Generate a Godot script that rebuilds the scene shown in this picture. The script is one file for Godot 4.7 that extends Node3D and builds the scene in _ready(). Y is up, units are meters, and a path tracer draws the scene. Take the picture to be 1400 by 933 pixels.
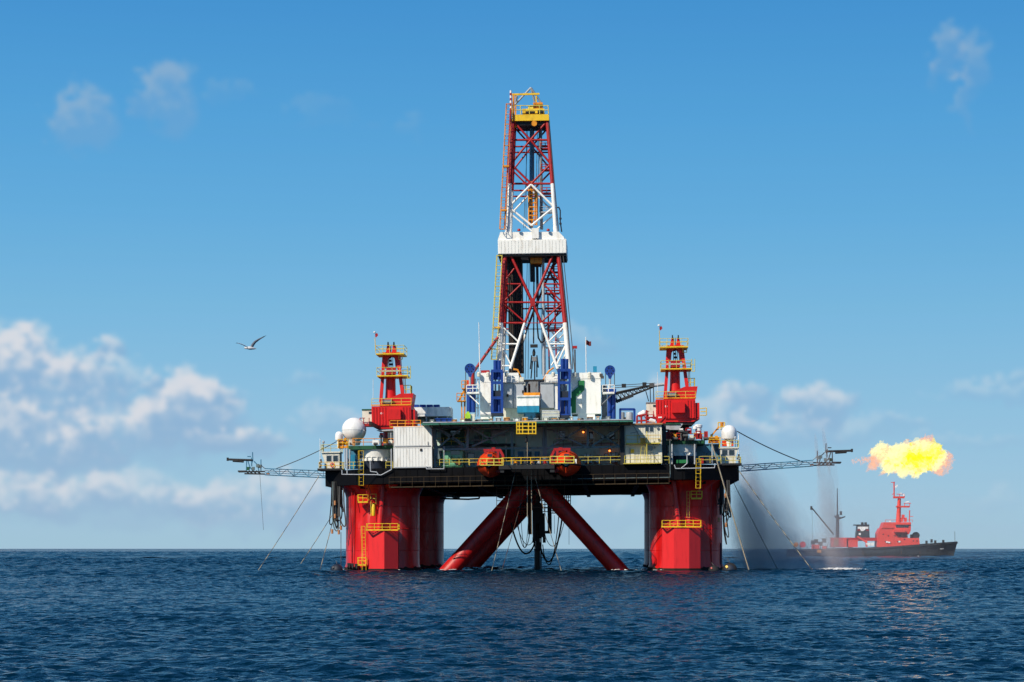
extends Node3D
# Semi-submersible drilling rig at sea. One metre is one unit; the rig's front hull face lies at z = 0,
# the camera floats 380 m in front of it. spot() gives the world point at a chosen depth for a measured place.
const F := 3040.0
const EYE := Vector3(13.5, 3.9, 380.0)
const HEEL := 0.0145      # the rig lists a little: radians about z
var rng := RandomNumberGenerator.new()
var M := {}
var unit_box: BoxMesh
var unit_tube: CylinderMesh
var unit_tube_fine: CylinderMesh
var used := {}
var grain: NoiseTexture2D
var weather: NoiseTexture2D
var salt: NoiseTexture2D
var soft: NoiseTexture2D

func spot(px: float, py: float, z: float) -> Vector3:
	var k := F / (EYE.z - z)
	return Vector3(EYE.x + (px - 835.0) / k, EYE.y + (750.5 - py) / k, z)
func per(px: float, z: float) -> float:
	return px * (EYE.z - z) / F

# ---------------------------------------------------------------- naming and tagging
func numbered(n: String) -> String:
	if not used.has(n):
		used[n] = 0
		return n
	used[n] += 1
	return "%s_%03d" % [n, used[n]]
func thing(called: String, label: String, category: String, where: Vector3, group := "") -> Node3D:
	var o := Node3D.new()
	o.name = numbered(called)
	add_child(o)
	o.global_position = where
	tag(o, label, category, group)
	return o
func tag(o: Node, label: String, category: String, group := "", kind := "") -> void:
	o.set_meta("label", label)
	o.set_meta("category", category)
	if group != "": o.set_meta("group", group)
	if kind != "": o.set_meta("kind", kind)
func piece(parent: Node3D, called: String, mesh: Mesh, mat: Material, xf: Transform3D) -> MeshInstance3D:
	var i := MeshInstance3D.new()
	i.name = called if parent != self else numbered(called)
	i.mesh = mesh
	i.material_override = mat
	parent.add_child(i, true)
	i.global_transform = xf
	return i
func node(parent: Node3D, called: String, where: Vector3) -> Node3D:
	var o := Node3D.new()
	o.name = called
	parent.add_child(o, true)
	o.global_position = where
	return o

# ---------------------------------------------------------------- shapes
func heel() -> Basis:
	return Basis(Vector3(0, 0, 1), HEEL)
func boxc(parent: Node3D, called: String, c: Vector3, size: Vector3, mat: Material, b := Basis(Vector3(0, 0, 1), HEEL)) -> MeshInstance3D:
	return piece(parent, called, unit_box, mat, Transform3D(b * Basis.from_scale(size), c))
# box whose front face covers the measured rectangle at depth z and which is `deep` metres thick
func pbox(parent: Node3D, called: String, x0: float, y0: float, x1: float, y1: float, z: float, deep: float, mat: Material, b := Basis(Vector3(0, 0, 1), HEEL)) -> MeshInstance3D:
	var a := spot(x0, y1, z)
	var c := spot(x1, y0, z)
	return boxc(parent, called, (a + c) / 2 - Vector3(0, 0, deep / 2), Vector3(c.x - a.x, c.y - a.y, deep), mat, b)
func along(a: Vector3, b: Vector3) -> Basis:
	var y := (b - a).normalized()
	var x := y.cross(Vector3(0, 0, 1))
	if x.length() < 0.01: x = Vector3(1, 0, 0)
	x = x.normalized()
	return Basis(x, y, x.cross(y).normalized())
func tube(parent: Node3D, called: String, a: Vector3, b: Vector3, r: float, mat: Material, r2 := -1.0) -> MeshInstance3D:
	if r2 >= 0.0 and absf(r2 - r) > 0.001:
		var c := CylinderMesh.new()
		c.bottom_radius = r
		c.top_radius = r2
		c.height = a.distance_to(b)
		c.radial_segments = 20
		c.rings = 1
		return piece(parent, called, c, mat, Transform3D(along(a, b), (a + b) / 2))
	var bs := along(a, b) * Basis.from_scale(Vector3(r, a.distance_to(b), r))
	return piece(parent, called, unit_tube_fine if r > 0.35 else unit_tube, mat, Transform3D(bs, (a + b) / 2))
# square bar
func bar(parent: Node3D, called: String, a: Vector3, b: Vector3, w: float, mat: Material) -> MeshInstance3D:
	return piece(parent, called, unit_box, mat, Transform3D(along(a, b) * Basis.from_scale(Vector3(w, a.distance_to(b), w)), (a + b) / 2))
# many thin tubes as one part
func bars(parent: Node3D, called: String, segs: Array, r: float, mat: Material) -> MeshInstance3D:
	var st := SurfaceTool.new()
	st.begin(Mesh.PRIMITIVE_TRIANGLES)
	var o: Vector3 = parent.global_position
	for s in segs:
		var a: Vector3 = s[0]
		var b: Vector3 = s[1]
		var w: float = s[2] if s.size() > 2 else r
		st.append_from(unit_tube, 0, Transform3D(along(a, b) * Basis.from_scale(Vector3(w, a.distance_to(b), w)), (a + b) / 2 - o))
	return piece(parent, called, st.commit(), mat, Transform3D(Basis(), o))
func boxes(parent: Node3D, called: String, list: Array, mat: Material, b := Basis(Vector3(0, 0, 1), HEEL)) -> MeshInstance3D:
	var st := SurfaceTool.new()
	st.begin(Mesh.PRIMITIVE_TRIANGLES)
	var o: Vector3 = parent.global_position
	for s in list:
		st.append_from(unit_box, 0, Transform3D(b * Basis.from_scale(s[1]), s[0] - o))
	return piece(parent, called, st.commit(), mat, Transform3D(Basis(), o))
# a run of tube through points, one mesh with smooth sides
func hose_mesh(pts: Array, r: float, sides := 6) -> ArrayMesh:
	var st := SurfaceTool.new()
	st.begin(Mesh.PRIMITIVE_TRIANGLES)
	for i in pts.size() - 1:
		st.append_from(unit_tube, 0, Transform3D(along(pts[i], pts[i + 1]) * Basis.from_scale(Vector3(r, pts[i].distance_to(pts[i + 1]) + r * 0.4, r)), (pts[i] + pts[i + 1]) / 2))
	return st.commit()
func hose(parent: Node3D, called: String, pts: Array, r: float, mat: Material) -> MeshInstance3D:
	var o: Vector3 = parent.global_position
	var q := []
	for p in pts: q.append(p - o)
	return piece(parent, called, hose_mesh(q, r), mat, Transform3D(Basis(), o))
func sag(a: Vector3, b: Vector3, drop: float, n := 14) -> Array:
	var out := []
	for i in n + 1:
		var t := float(i) / n
		out.append(a.lerp(b, t) - Vector3(0, drop * 4.0 * t * (1.0 - t), 0))
	return out
# polygon in local x,y extruded from z = 0 to z = -deep
func extrude_mesh(poly: PackedVector2Array, deep: float) -> ArrayMesh:
	var st := SurfaceTool.new()
	st.begin(Mesh.PRIMITIVE_TRIANGLES)
	if not Geometry2D.is_polygon_clockwise(poly): poly.reverse()
	var idx := Geometry2D.triangulate_polygon(poly)
	for k in range(0, idx.size(), 3):
		var a := poly[idx[k]]
		var b := poly[idx[k + 1]]
		var c := poly[idx[k + 2]]
		if (b - a).cross(c - a) > 0.0:
			var t := b
			b = c
			c = t
		st.set_normal(Vector3(0, 0, 1))
		for v in [a, b, c]: st.add_vertex(Vector3(v.x, v.y, 0))
		st.set_normal(Vector3(0, 0, -1))
		for v in [a, c, b]: st.add_vertex(Vector3(v.x, v.y, -deep))
	var n := poly.size()
	for k in n:
		var a := poly[k]
		var b := poly[(k + 1) % n]
		var d := (b - a).normalized()
		st.set_normal(Vector3(-d.y, d.x, 0))
		var q := [Vector3(a.x, a.y, 0), Vector3(a.x, a.y, -deep), Vector3(b.x, b.y, -deep), Vector3(b.x, b.y, 0)]
		for w in [0, 1, 2, 0, 2, 3]: st.add_vertex(q[w])
	return st.commit()
# measured outline at depth z, `deep` metres thick
func plate(parent: Node3D, called: String, pts: Array, z: float, deep: float, mat: Material) -> MeshInstance3D:
	var c := Vector3.ZERO
	var w := []
	for p in pts:
		var q := spot(p[0], p[1], z)
		w.append(q)
		c += q / pts.size()
	var poly := PackedVector2Array()
	for q in w: poly.append(Vector2(q.x - c.x, q.y - c.y))
	return piece(parent, called, extrude_mesh(poly, deep), mat, Transform3D(Basis(), c))
# footprint in x,z raised from y0 to y1
func prism(parent: Node3D, called: String, foot: Array, y0: float, y1: float, mat: Material, tilt := HEEL) -> MeshInstance3D:
	var c := Vector3.ZERO
	for p in foot: c += Vector3(p[0], 0, p[1]) / foot.size()
	var poly := PackedVector2Array()
	for p in foot: poly.append(Vector2(p[0] - c.x, -(p[1] - c.z)))
	var b := Basis(Vector3(0, 0, 1), tilt) * Basis(Vector3(1, 0, 0), -PI / 2)
	return piece(parent, called, extrude_mesh(poly, y1 - y0), mat, Transform3D(b, Vector3(c.x, y1, c.z)))
func lathe_mesh(prof: Array, seg := 28) -> ArrayMesh:
	var v := PackedVector3Array()
	var nn := PackedVector3Array()
	var ix := PackedInt32Array()
	for i in prof.size() - 1:
		var p: Vector2 = prof[i]
		var q: Vector2 = prof[i + 1]
		for e in 2:
			var w: Vector2 = p if e == 0 else q
			# smooth across gentle bends
			var d := (q - p).normalized()
			var n2 := Vector2(d.y, -d.x)
			var j := i - 1 if e == 0 else i + 1
			if j >= 0 and j < prof.size() - 1:
				var d2: Vector2 = (prof[j + 1] - prof[j]).normalized()
				if d.dot(d2) > 0.8: n2 = (n2 + Vector2(d2.y, -d2.x)).normalized()
			for s in seg + 1:
				var a := TAU * s / seg
				v.append(Vector3(w.x * cos(a), w.y, w.x * sin(a)))
				nn.append(Vector3(n2.x * cos(a), n2.y, n2.x * sin(a)))
		var base := i * 2 * (seg + 1)
		for s in seg:
			var a0 := base + s
			var b0 := base + seg + 1 + s
			ix.append_array(PackedInt32Array([a0, a0 + 1, b0, b0, a0 + 1, b0 + 1]))
	var arr := []
	arr.resize(Mesh.ARRAY_MAX)
	arr[Mesh.ARRAY_VERTEX] = v
	arr[Mesh.ARRAY_NORMAL] = nn
	arr[Mesh.ARRAY_INDEX] = ix
	var m := ArrayMesh.new()
	m.add_surface_from_arrays(Mesh.PRIMITIVE_TRIANGLES, arr)
	return m
func lathe(parent: Node3D, called: String, prof: Array, c: Vector3, mat: Material, seg := 28, b := Basis()) -> MeshInstance3D:
	return piece(parent, called, lathe_mesh(prof, seg), mat, Transform3D(b, c))
# rows of points, joined into a skin (each row the same length)
func skin_mesh(rows: Array, closed := false) -> ArrayMesh:
	var st := SurfaceTool.new()
	st.begin(Mesh.PRIMITIVE_TRIANGLES)
	st.set_smooth_group(0)
	var n: int = rows[0].size()
	for i in rows.size() - 1:
		for j in (n if closed else n - 1):
			var a: Vector3 = rows[i][j]
			var b: Vector3 = rows[i][(j + 1) % n]
			var c: Vector3 = rows[i + 1][(j + 1) % n]
			var d: Vector3 = rows[i + 1][j]
			for p in [a, b, c]: st.add_vertex(p)
			for p in [a, c, d]: st.add_vertex(p)
	st.index()
	st.generate_normals()
	return st.commit()
# hand rails: a Node3D part with its posts and rails as sub-parts
func railing(parent: Node3D, pts: Array, mat: Material, h := 1.15, gap := 1.6, r := 0.045, kick: Material = null) -> Node3D:
	var split := parent.get_parent() == self
	var segs := []
	var posts := []
	for i in pts.size() - 1:
		var a: Vector3 = pts[i]
		var b: Vector3 = pts[i + 1]
		for f in [0.5, 1.0]:
			segs.append([a + Vector3(0, h * f, 0), b + Vector3(0, h * f, 0)])
		var n := maxi(1, roundi(a.distance_to(b) / gap))
		for k in n + (1 if i == pts.size() - 2 else 0):
			var p := a.lerp(b, float(k) / n)
			posts.append([p, p + Vector3(0, h, 0)])
	if not split:
		return bars(parent, "railing", segs + posts, r, mat)
	var o := node(parent, "railing", pts[0])
	for s in segs: tube(o, "rail", s[0], s[1], r, mat)
	for s in posts: tube(o, "post", s[0], s[1], r, mat)
	if kick:
		for i in pts.size() - 1: bar(o, "toe_board", pts[i] + Vector3(0, 0.12, 0), pts[i + 1] + Vector3(0, 0.12, 0), 0.22, kick)
	return o
func ladder(parent: Node3D, a: Vector3, b: Vector3, w: float, mat: Material, cage := false, r := 0.04) -> MeshInstance3D:
	var segs := []
	var d := Vector3(w / 2, 0, 0)
	segs.append([a - d, b - d])
	segs.append([a + d, b + d])
	var n := maxi(2, int(a.distance_to(b) / 0.6))
	for i in n + 1:
		var p := a.lerp(b, float(i) / n)
		segs.append([p - d, p + d, r * 0.55])
	if cage:
		var f := Vector3(0, 0, 0.75)
		var m := maxi(2, int(a.distance_to(b) / 1.9))
		for i in m + 1:
			var p := a.lerp(b, float(i) / m)
			segs.append([p - d, p - d * 1.2 + f])
			segs.append([p - d * 1.2 + f, p + d * 1.2 + f])
			segs.append([p + d, p + d * 1.2 + f])
		segs.append([a - d * 1.2 + f, b - d * 1.2 + f])
		segs.append([a + d * 1.2 + f, b + d * 1.2 + f])
	return bars(parent, "ladder", segs, r, mat)
# upright ribbed cladding: strips with real gaps between them, over a core
func siding(parent: Node3D, x0: float, y0: float, x1: float, y1: float, z: float, mat: Material, pitch := 0.55, gapw := 0.07, proud := 0.09) -> MeshInstance3D:
	var a := spot(x0, y1, z)
	var c := spot(x1, y0, z)
	var n := maxi(1, roundi((c.x - a.x) / pitch))
	var w := (c.x - a.x) / n
	var list := []
	for i in n:
		var dx := a.x + w * (i + 0.5) - (a.x + c.x) / 2
		list.append([Vector3((a.x + c.x) / 2 + dx, (a.y + c.y) / 2 + dx * HEEL, z + proud / 2), Vector3(w - gapw, c.y - a.y, proud)])
	return boxes(parent, "siding", list, mat)

# ---------------------------------------------------------------- materials
func noise_tex(sd: int, freq: float, stops: Array, oct := 5, size := 512) -> NoiseTexture2D:
	var n := FastNoiseLite.new()
	n.seed = sd
	n.noise_type = FastNoiseLite.TYPE_SIMPLEX_SMOOTH
	n.frequency = freq
	n.fractal_octaves = oct
	var g := Gradient.new()
	var off := PackedFloat32Array()
	var col := PackedColorArray()
	for s in stops:
		off.append(s[0])
		col.append(s[1])
	g.offsets = off
	g.colors = col
	var t := NoiseTexture2D.new()
	t.width = size
	t.height = size
	t.seamless = true
	t.noise = n
	t.color_ramp = g
	return t
func grey(v: float) -> Color:
	return Color(v, v, v)
func paint(called: String, c: Color, rough := 0.5, tex: Texture2D = null, scale := Vector3(0.11, 0.045, 0.11), metal := 0.0) -> StandardMaterial3D:
	var m := StandardMaterial3D.new()
	m.resource_name = called
	m.albedo_color = c
	m.roughness = rough
	m.metallic = metal
	m.albedo_texture = tex if tex else grain
	m.uv1_triplanar = true
	m.uv1_world_triplanar = true
	m.uv1_scale = scale
	M[called] = m
	return m
func glow(called: String, c: Color, e: float, alpha := 1.0) -> StandardMaterial3D:
	var m := StandardMaterial3D.new()
	m.resource_name = called
	m.albedo_color = Color(0.02, 0.02, 0.02, alpha)
	m.roughness = 1.0
	m.emission_enabled = true
	m.emission = c
	m.emission_energy_multiplier = e
	if alpha < 1.0: m.transparency = BaseMaterial3D.TRANSPARENCY_ALPHA
	M[called] = m
	return m
func materials() -> void:
	grain = noise_tex(3, 0.012, [[0.0, grey(0.8)], [0.35, grey(0.92)], [0.6, grey(1.0)], [1.0, grey(0.95)]])
	weather = noise_tex(9, 0.02, [[0.0, Color(0.55, 0.42, 0.33)], [0.27, Color(0.8, 0.72, 0.66)], [0.4, grey(0.95)], [0.7, grey(1.0)], [1.0, grey(0.92)]])
	soft = noise_tex(31, 0.014, [[0.0, Color(0.86, 0.84, 0.81)], [0.2, Color(0.95, 0.94, 0.93)], [0.4, grey(0.99)], [1.0, grey(1.0)]])
	# red paint with pale salt runs
	salt = noise_tex(21, 0.013, [[0.0, Color(0.55, 0.03, 0.035)], [0.22, Color(0.7, 0.04, 0.045)], [0.42, Color(0.79, 0.062, 0.048)], [0.6, Color(0.83, 0.085, 0.06)], [0.7, Color(0.83, 0.14, 0.15)], [0.8, Color(0.85, 0.33, 0.33)], [1.0, Color(0.86, 0.58, 0.56)]], 6)
	paint("column_red", Color(1, 1, 1), 0.36, salt, Vector3(0.09, 0.016, 0.09))
	paint("sponson_red", Color(0.87, 0.15, 0.16), 0.42, soft, Vector3(0.2, 0.03, 0.2))
	paint("red", Color(0.81, 0.08, 0.06), 0.42, soft, Vector3(0.2, 0.06, 0.2))
	paint("dull_red", Color(0.66, 0.07, 0.075), 0.5, weather, Vector3(0.25, 0.1, 0.25))
	paint("brace_red", Color(0.74, 0.075, 0.06), 0.42, weather, Vector3(0.16, 0.05, 0.16))
	paint("orange", Color(0.91, 0.27, 0.08), 0.4, grain)
	paint("black", Color(0.03, 0.035, 0.055), 0.65, weather, Vector3(0.09, 0.03, 0.09))
	paint("dark", Color(0.11, 0.12, 0.135), 0.6, weather)
	paint("rubber", Color(0.11, 0.11, 0.12), 0.8, grain)
	paint("white", Color(0.94, 0.94, 0.92), 0.5, soft, Vector3(0.12, 0.035, 0.12))
	paint("clean_white", Color(0.94, 0.94, 0.93), 0.42, grain)
	paint("cream", Color(0.86, 0.85, 0.79), 0.55, soft, Vector3(0.12, 0.04, 0.12))
	paint("grey_panel", Color(0.67, 0.69, 0.71), 0.5, soft)
	paint("grey", Color(0.5, 0.52, 0.54), 0.55, weather)
	paint("steel", Color(0.4, 0.47, 0.48), 0.5, weather)
	paint("blue", Color(0.07, 0.24, 0.56), 0.42, grain)
	paint("navy", Color(0.06, 0.12, 0.2), 0.6, grain)
	paint("teal", Color(0.12, 0.52, 0.66), 0.45, grain)
	paint("boom_blue", Color(0.26, 0.5, 0.63), 0.5, weather)
	paint("green", Color(0.1, 0.33, 0.2), 0.5, weather)
	paint("deck_green", Color(0.2, 0.5, 0.42), 0.6, weather)
	paint("mint", Color(0.45, 0.72, 0.56), 0.55, weather)
	paint("sign_green", Color(0.12, 0.47, 0.25), 0.5, grain)
	paint("yellow", Color(0.93, 0.76, 0.13), 0.45, grain)
	paint("pale_yellow", Color(0.87, 0.8, 0.33), 0.5, grain)
	paint("amber", Color(0.9, 0.58, 0.08), 0.45, weather)
	paint("lime", Color(0.72, 0.9, 0.2), 0.5, grain)
	paint("wall", Color(0.78, 0.88, 0.83), 0.6, soft)
	paint("rope", Color(0.62, 0.58, 0.5), 0.9, grain)
	paint("cable", Color(0.3, 0.3, 0.3), 0.7, grain)
	paint("walkway_yellow_shaded", Color(0.24, 0.18, 0.07), 0.7, weather)  # yellow walkway and rails, darkened in colour for the shade under the hull
	paint("rust", Color(0.36, 0.22, 0.15), 0.8, weather)
	paint("pipe_brown", Color(0.2, 0.155, 0.13), 0.55, weather, Vector3(0.5, 0.03, 0.5))
	paint("growth", Color(0.12, 0.1, 0.06), 0.9, weather, Vector3(0.5, 0.5, 0.5))
	paint("tan", Color(0.72, 0.5, 0.32), 0.8, grain)
	paint("ship_black_hazed", Color(0.19, 0.22, 0.25), 0.5, weather, Vector3(0.05, 0.02, 0.05))  # hull black lightened: haze over the distance is put into the colour
	paint("ship_red_hazed", Color(0.86, 0.26, 0.21), 0.5, soft, Vector3(0.1, 0.04, 0.1))  # red made paler, the haze in front of the ship mixed into it
	M.black.metallic_specular = 0.25
	var g := StandardMaterial3D.new()
	g.resource_name = "glass"
	g.albedo_color = Color(0.1, 0.13, 0.16)
	g.roughness = 0.06
	g.metallic_specular = 0.7
	M["glass"] = g

# ---------------------------------------------------------------- camera, sky, sun
const SKY_STOPS := [[0.0, Color8(163, 196, 215)], [1.2, Color8(161, 198, 220)], [3.5, Color8(145, 193, 223)], [6.0, Color8(123, 184, 222)], [8.5, Color8(101, 172, 220)], [11.0, Color8(85, 161, 216)], [14.0, Color8(69, 146, 208)], [30.0, Color8(43, 112, 178)], [90.0, Color8(25, 80, 145)]]
# cumulus as rounded heaps: centre x, base y, half width, height, strength (measured across a 28 degree stretch of sky; the pattern goes on round the horizon)
const CLOUDS := [[70, 560, 110, 76, 0.55], [210, 612, 125, 66, 0.5], [150, 705, 170, 56, 0.38], [350, 705, 120, 50, 0.32], [40, 640, 120, 70, 0.45], [30, 525, 62, 66, 1.0], [5, 545, 60, 62, 0.8], [108, 528, 26, 36, 0.95], [120, 552, 60, 40, 0.5], [160, 492, 15, 22, 0.75], [214, 535, 16, 30, 0.75], [170, 535, 40, 40, 0.4],
	[262, 588, 66, 66, 0.95], [282, 560, 40, 38, 0.8], [215, 600, 60, 40, 0.6], [345, 612, 50, 24, 0.65], [300, 612, 60, 20, 0.6], [60, 632, 90, 80, 0.72], [20, 600, 60, 46, 0.7], [130, 635, 55, 50, 0.6],
	[60, 690, 50, 40, 0.55], [165, 690, 34, 42, 0.6], [105, 700, 60, 35, 0.5], [230, 695, 45, 30, 0.4], [290, 700, 46, 40, 0.5], [395, 700, 60, 50, 0.45], [420, 690, 34, 46, 0.5], [350, 725, 80, 26, 0.3],
	[130, 196, 38, 62, 0.5], [237, 170, 36, 74, 0.5], [330, 140, 30, 20, 0.16], [440, 165, 40, 30, 0.13], [560, 178, 20, 18, 0.16], [500, 180, 22, 14, 0.08],
	[1290, 88, 22, 44, 0.42], [1325, 118, 22, 60, 0.42], [1312, 165, 8, 60, 0.34], [1278, 122, 8, 40, 0.26],
	[1110, 568, 52, 40, 0.75], [1020, 552, 34, 26, 0.6], [985, 590, 50, 50, 0.5], [1060, 600, 90, 30, 0.45], [1180, 590, 90, 22, 0.28], [1360, 545, 70, 24, 0.3], [1392, 520, 30, 18, 0.3], [1330, 610, 70, 18, 0.16],
	[650, 700, 60, 50, 0.32], [820, 720, 60, 50, 0.25], [1360, 690, 30, 20, 0.14], [560, 590, 60, 40, 0.4], [475, 590, 60, 30, 0.3], [780, 480, 60, 30, 0.3], [890, 560, 50, 40, 0.45], [420, 525, 26, 12, 0.22], [5, 270, 14, 12, 0.2], [0, 98, 10, 10, 0.25]]
var cloud_noise: FastNoiseLite
func sky_base(el: float) -> Color:
	for i in SKY_STOPS.size() - 1:
		if el <= SKY_STOPS[i + 1][0]:
			var t: float = clampf((el - SKY_STOPS[i][0]) / (SKY_STOPS[i + 1][0] - SKY_STOPS[i][0]), 0, 1)
			return SKY_STOPS[i][1].lerp(SKY_STOPS[i + 1][1], t)
	return SKY_STOPS[-1][1]
func sky_color(az: float, el: float) -> Color:
	var c := sky_base(el)
	if el > 15.0 or el < 0.0: return c
	# the pattern of clouds measured in one stretch of sky repeats round the horizon
	var x := 835.0 + F * deg_to_rad(az)
	var turn := floori(x / 1480.0)
	x = x - turn * 1480.0
	if posmod(turn, 2) == 1: x = 1400.0 - x
	var y := 750.5 - F * tan(deg_to_rad(el))
	var wx := cloud_noise.get_noise_3d(x * 1.0, y * 1.3, turn * 77.0)
	var wy := cloud_noise.get_noise_3d(x * 1.0 + 500.0, y * 1.3, turn * 77.0 + 31.0)
	var fine := cloud_noise.get_noise_3d(x * 3.1, y * 3.6, turn * 77.0 + 11.0)
	var lit := 0.0
	var dens := 0.0
	for k in CLOUDS:
		var dx: float = (x + wx * 26.0 + fine * 9.0 - k[0]) / (k[2] * 1.22)
		if absf(dx) > 1.8: continue
		var dy: float = (k[1] - (y + wy * 24.0 + fine * 7.0) + 4.0) / (k[3] * 1.18)      # 0 at the base, 1 at the crown
		if dy < -0.8 or dy > 1.8: continue
		var dd: float
		if dy > 0.3: dd = dx * dx + pow((dy - 0.3) / 0.7, 2.0)
		else: dd = dx * dx + pow((dy - 0.3) / 0.62, 2.0)
		var d: float = clampf((1.22 - dd) * 1.15 + fine * 0.55 + wx * 0.4, 0.0, 1.0)
		d = d * d * (3.0 - 2.0 * d) * k[4]
		if d > 0.0:
			var up: float = clampf(dy * 1.15 - dx * 0.18 + fine * 0.55 - 0.08, 0.0, 1.0)
			lit = lerpf(lit, up, d / (d + dens + 0.001))
			dens = 1.0 - (1.0 - dens) * (1.0 - d)
	if dens <= 0.0: return c
	lit = smoothstep(0.05, 0.8, lit)
	var shade := Color8(142, 168, 204).lerp(c, 0.3)
	var top := Color8(218, 220, 227)
	if el > 9.0: top = Color8(186, 190, 205)
	return c.lerp(shade.lerp(top, lit), clampf(dens * (0.72 + 0.24 * lit), 0.0, 0.95))
func make_sky() -> ImageTexture:
	cloud_noise = FastNoiseLite.new()
	cloud_noise.seed = 5
	cloud_noise.noise_type = FastNoiseLite.TYPE_SIMPLEX_SMOOTH
	cloud_noise.frequency = 0.014
	cloud_noise.fractal_octaves = 5
	var w := 4096
	var h := 2048
	var cw := 1024
	var ch := 512
	var coarse := Image.create(cw, ch, false, Image.FORMAT_RGB8)
	for j in ch:
		var el := 90.0 - (j + 0.5) / ch * 180.0
		if el > 15.0 or el < 0.0:
			coarse.fill_rect(Rect2i(0, j, cw, 1), sky_base(maxf(el, 0.0)))
		else:
			for i in cw:
				var az := (i + 0.5) / cw * 360.0
				coarse.set_pixel(i, j, sky_color(az if az < 180.0 else az - 360.0, el))
	coarse.resize(w, h, Image.INTERPOLATE_CUBIC)
	# finer rows for the stretch of sky around the rig
	var side := int(w * 19.0 / 360.0)
	for j in range(int(h / 2.0 - h * 16.0 / 180.0), h / 2):
		var el := 90.0 - (j + 0.5) / h * 180.0
		for i in range(-side, side):
			var az := (i + 0.5) / w * 360.0
			coarse.set_pixel(posmod(i, w), j, sky_color(az, el))
	# low rows above the horizon must be one smooth band below it
	return ImageTexture.create_from_image(coarse)
func setup() -> void:
	var cam := Camera3D.new()
	cam.name = "camera"
	cam.projection = Camera3D.PROJECTION_FRUSTUM
	cam.near = 1.0
	cam.far = 90000.0
	cam.size = 933.0 / F
	cam.frustum_offset = Vector2(-135.0 / F, 284.0 / F)
	add_child(cam)
	cam.global_position = EYE
	cam.current = true
	var env := Environment.new()
	env.background_mode = Environment.BG_SKY
	env.tonemap_mode = Environment.TONE_MAPPER_LINEAR
	env.tonemap_exposure = 1.0
	env.sdfgi_enabled = true
	env.ssao_enabled = true
	env.ssil_enabled = true
	env.volumetric_fog_enabled = true
	env.volumetric_fog_density = 0.0
	var pano := PanoramaSkyMaterial.new()
	pano.panorama = make_sky()
	var sky := Sky.new()
	sky.sky_material = pano
	env.sky = sky
	var we := WorldEnvironment.new()
	we.name = "world"
	we.environment = env
	add_child(we)
	var sun := DirectionalLight3D.new()
	sun.name = "sun"
	sun.light_color = Color(1.0, 0.955, 0.88)
	sun.light_energy = 1.6
	sun.light_angular_distance = 0.5
	sun.shadow_enabled = true
	add_child(sun)
	# from the front left: azimuth 40 degrees off the view axis, 38 degrees up
	var from := Vector3(-0.86, 1.05, 1.0).normalized()
	sun.look_at_from_position(from * 100.0, Vector3.ZERO)

# ---------------------------------------------------------------- sea
const TILE := 512
const TILE_M := 64.0
func wave_tile(sd: int, lo: float, hi: float, count: int, slope: float, n := TILE, metres := TILE_M) -> PackedFloat32Array:
	rng.seed = sd
	var out := PackedFloat32Array()
	out.resize(n * n)
	for c in count:
		var lam := lo * pow(hi / lo, (c + rng.randf()) / count)
		var th := rng.randfn(-1.25, 0.55)      # wind blows mostly along the line of sight, a little across
		var kx := roundf(cos(th) * metres / lam)
		var kz := roundf(sin(th) * metres / lam)
		if kx == 0 and kz == 0: kz = 1
		var kk := TAU * sqrt(kx * kx + kz * kz) / metres
		var amp := slope / (kk * sqrt(count / 2.0))
		var ph := rng.randf() * TAU
		var cx := PackedFloat32Array()
		var sx := PackedFloat32Array()
		for i in n:
			cx.append(cos(TAU * kx * i / n + ph) * amp)
			sx.append(sin(TAU * kx * i / n + ph) * amp)
		for j in n:
			var cz := cos(TAU * kz * j / n)
			var sz := sin(TAU * kz * j / n)
			var row := j * n
			for i in n:
				out[row + i] += cx[i] * cz - sx[i] * sz
	return out
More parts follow.
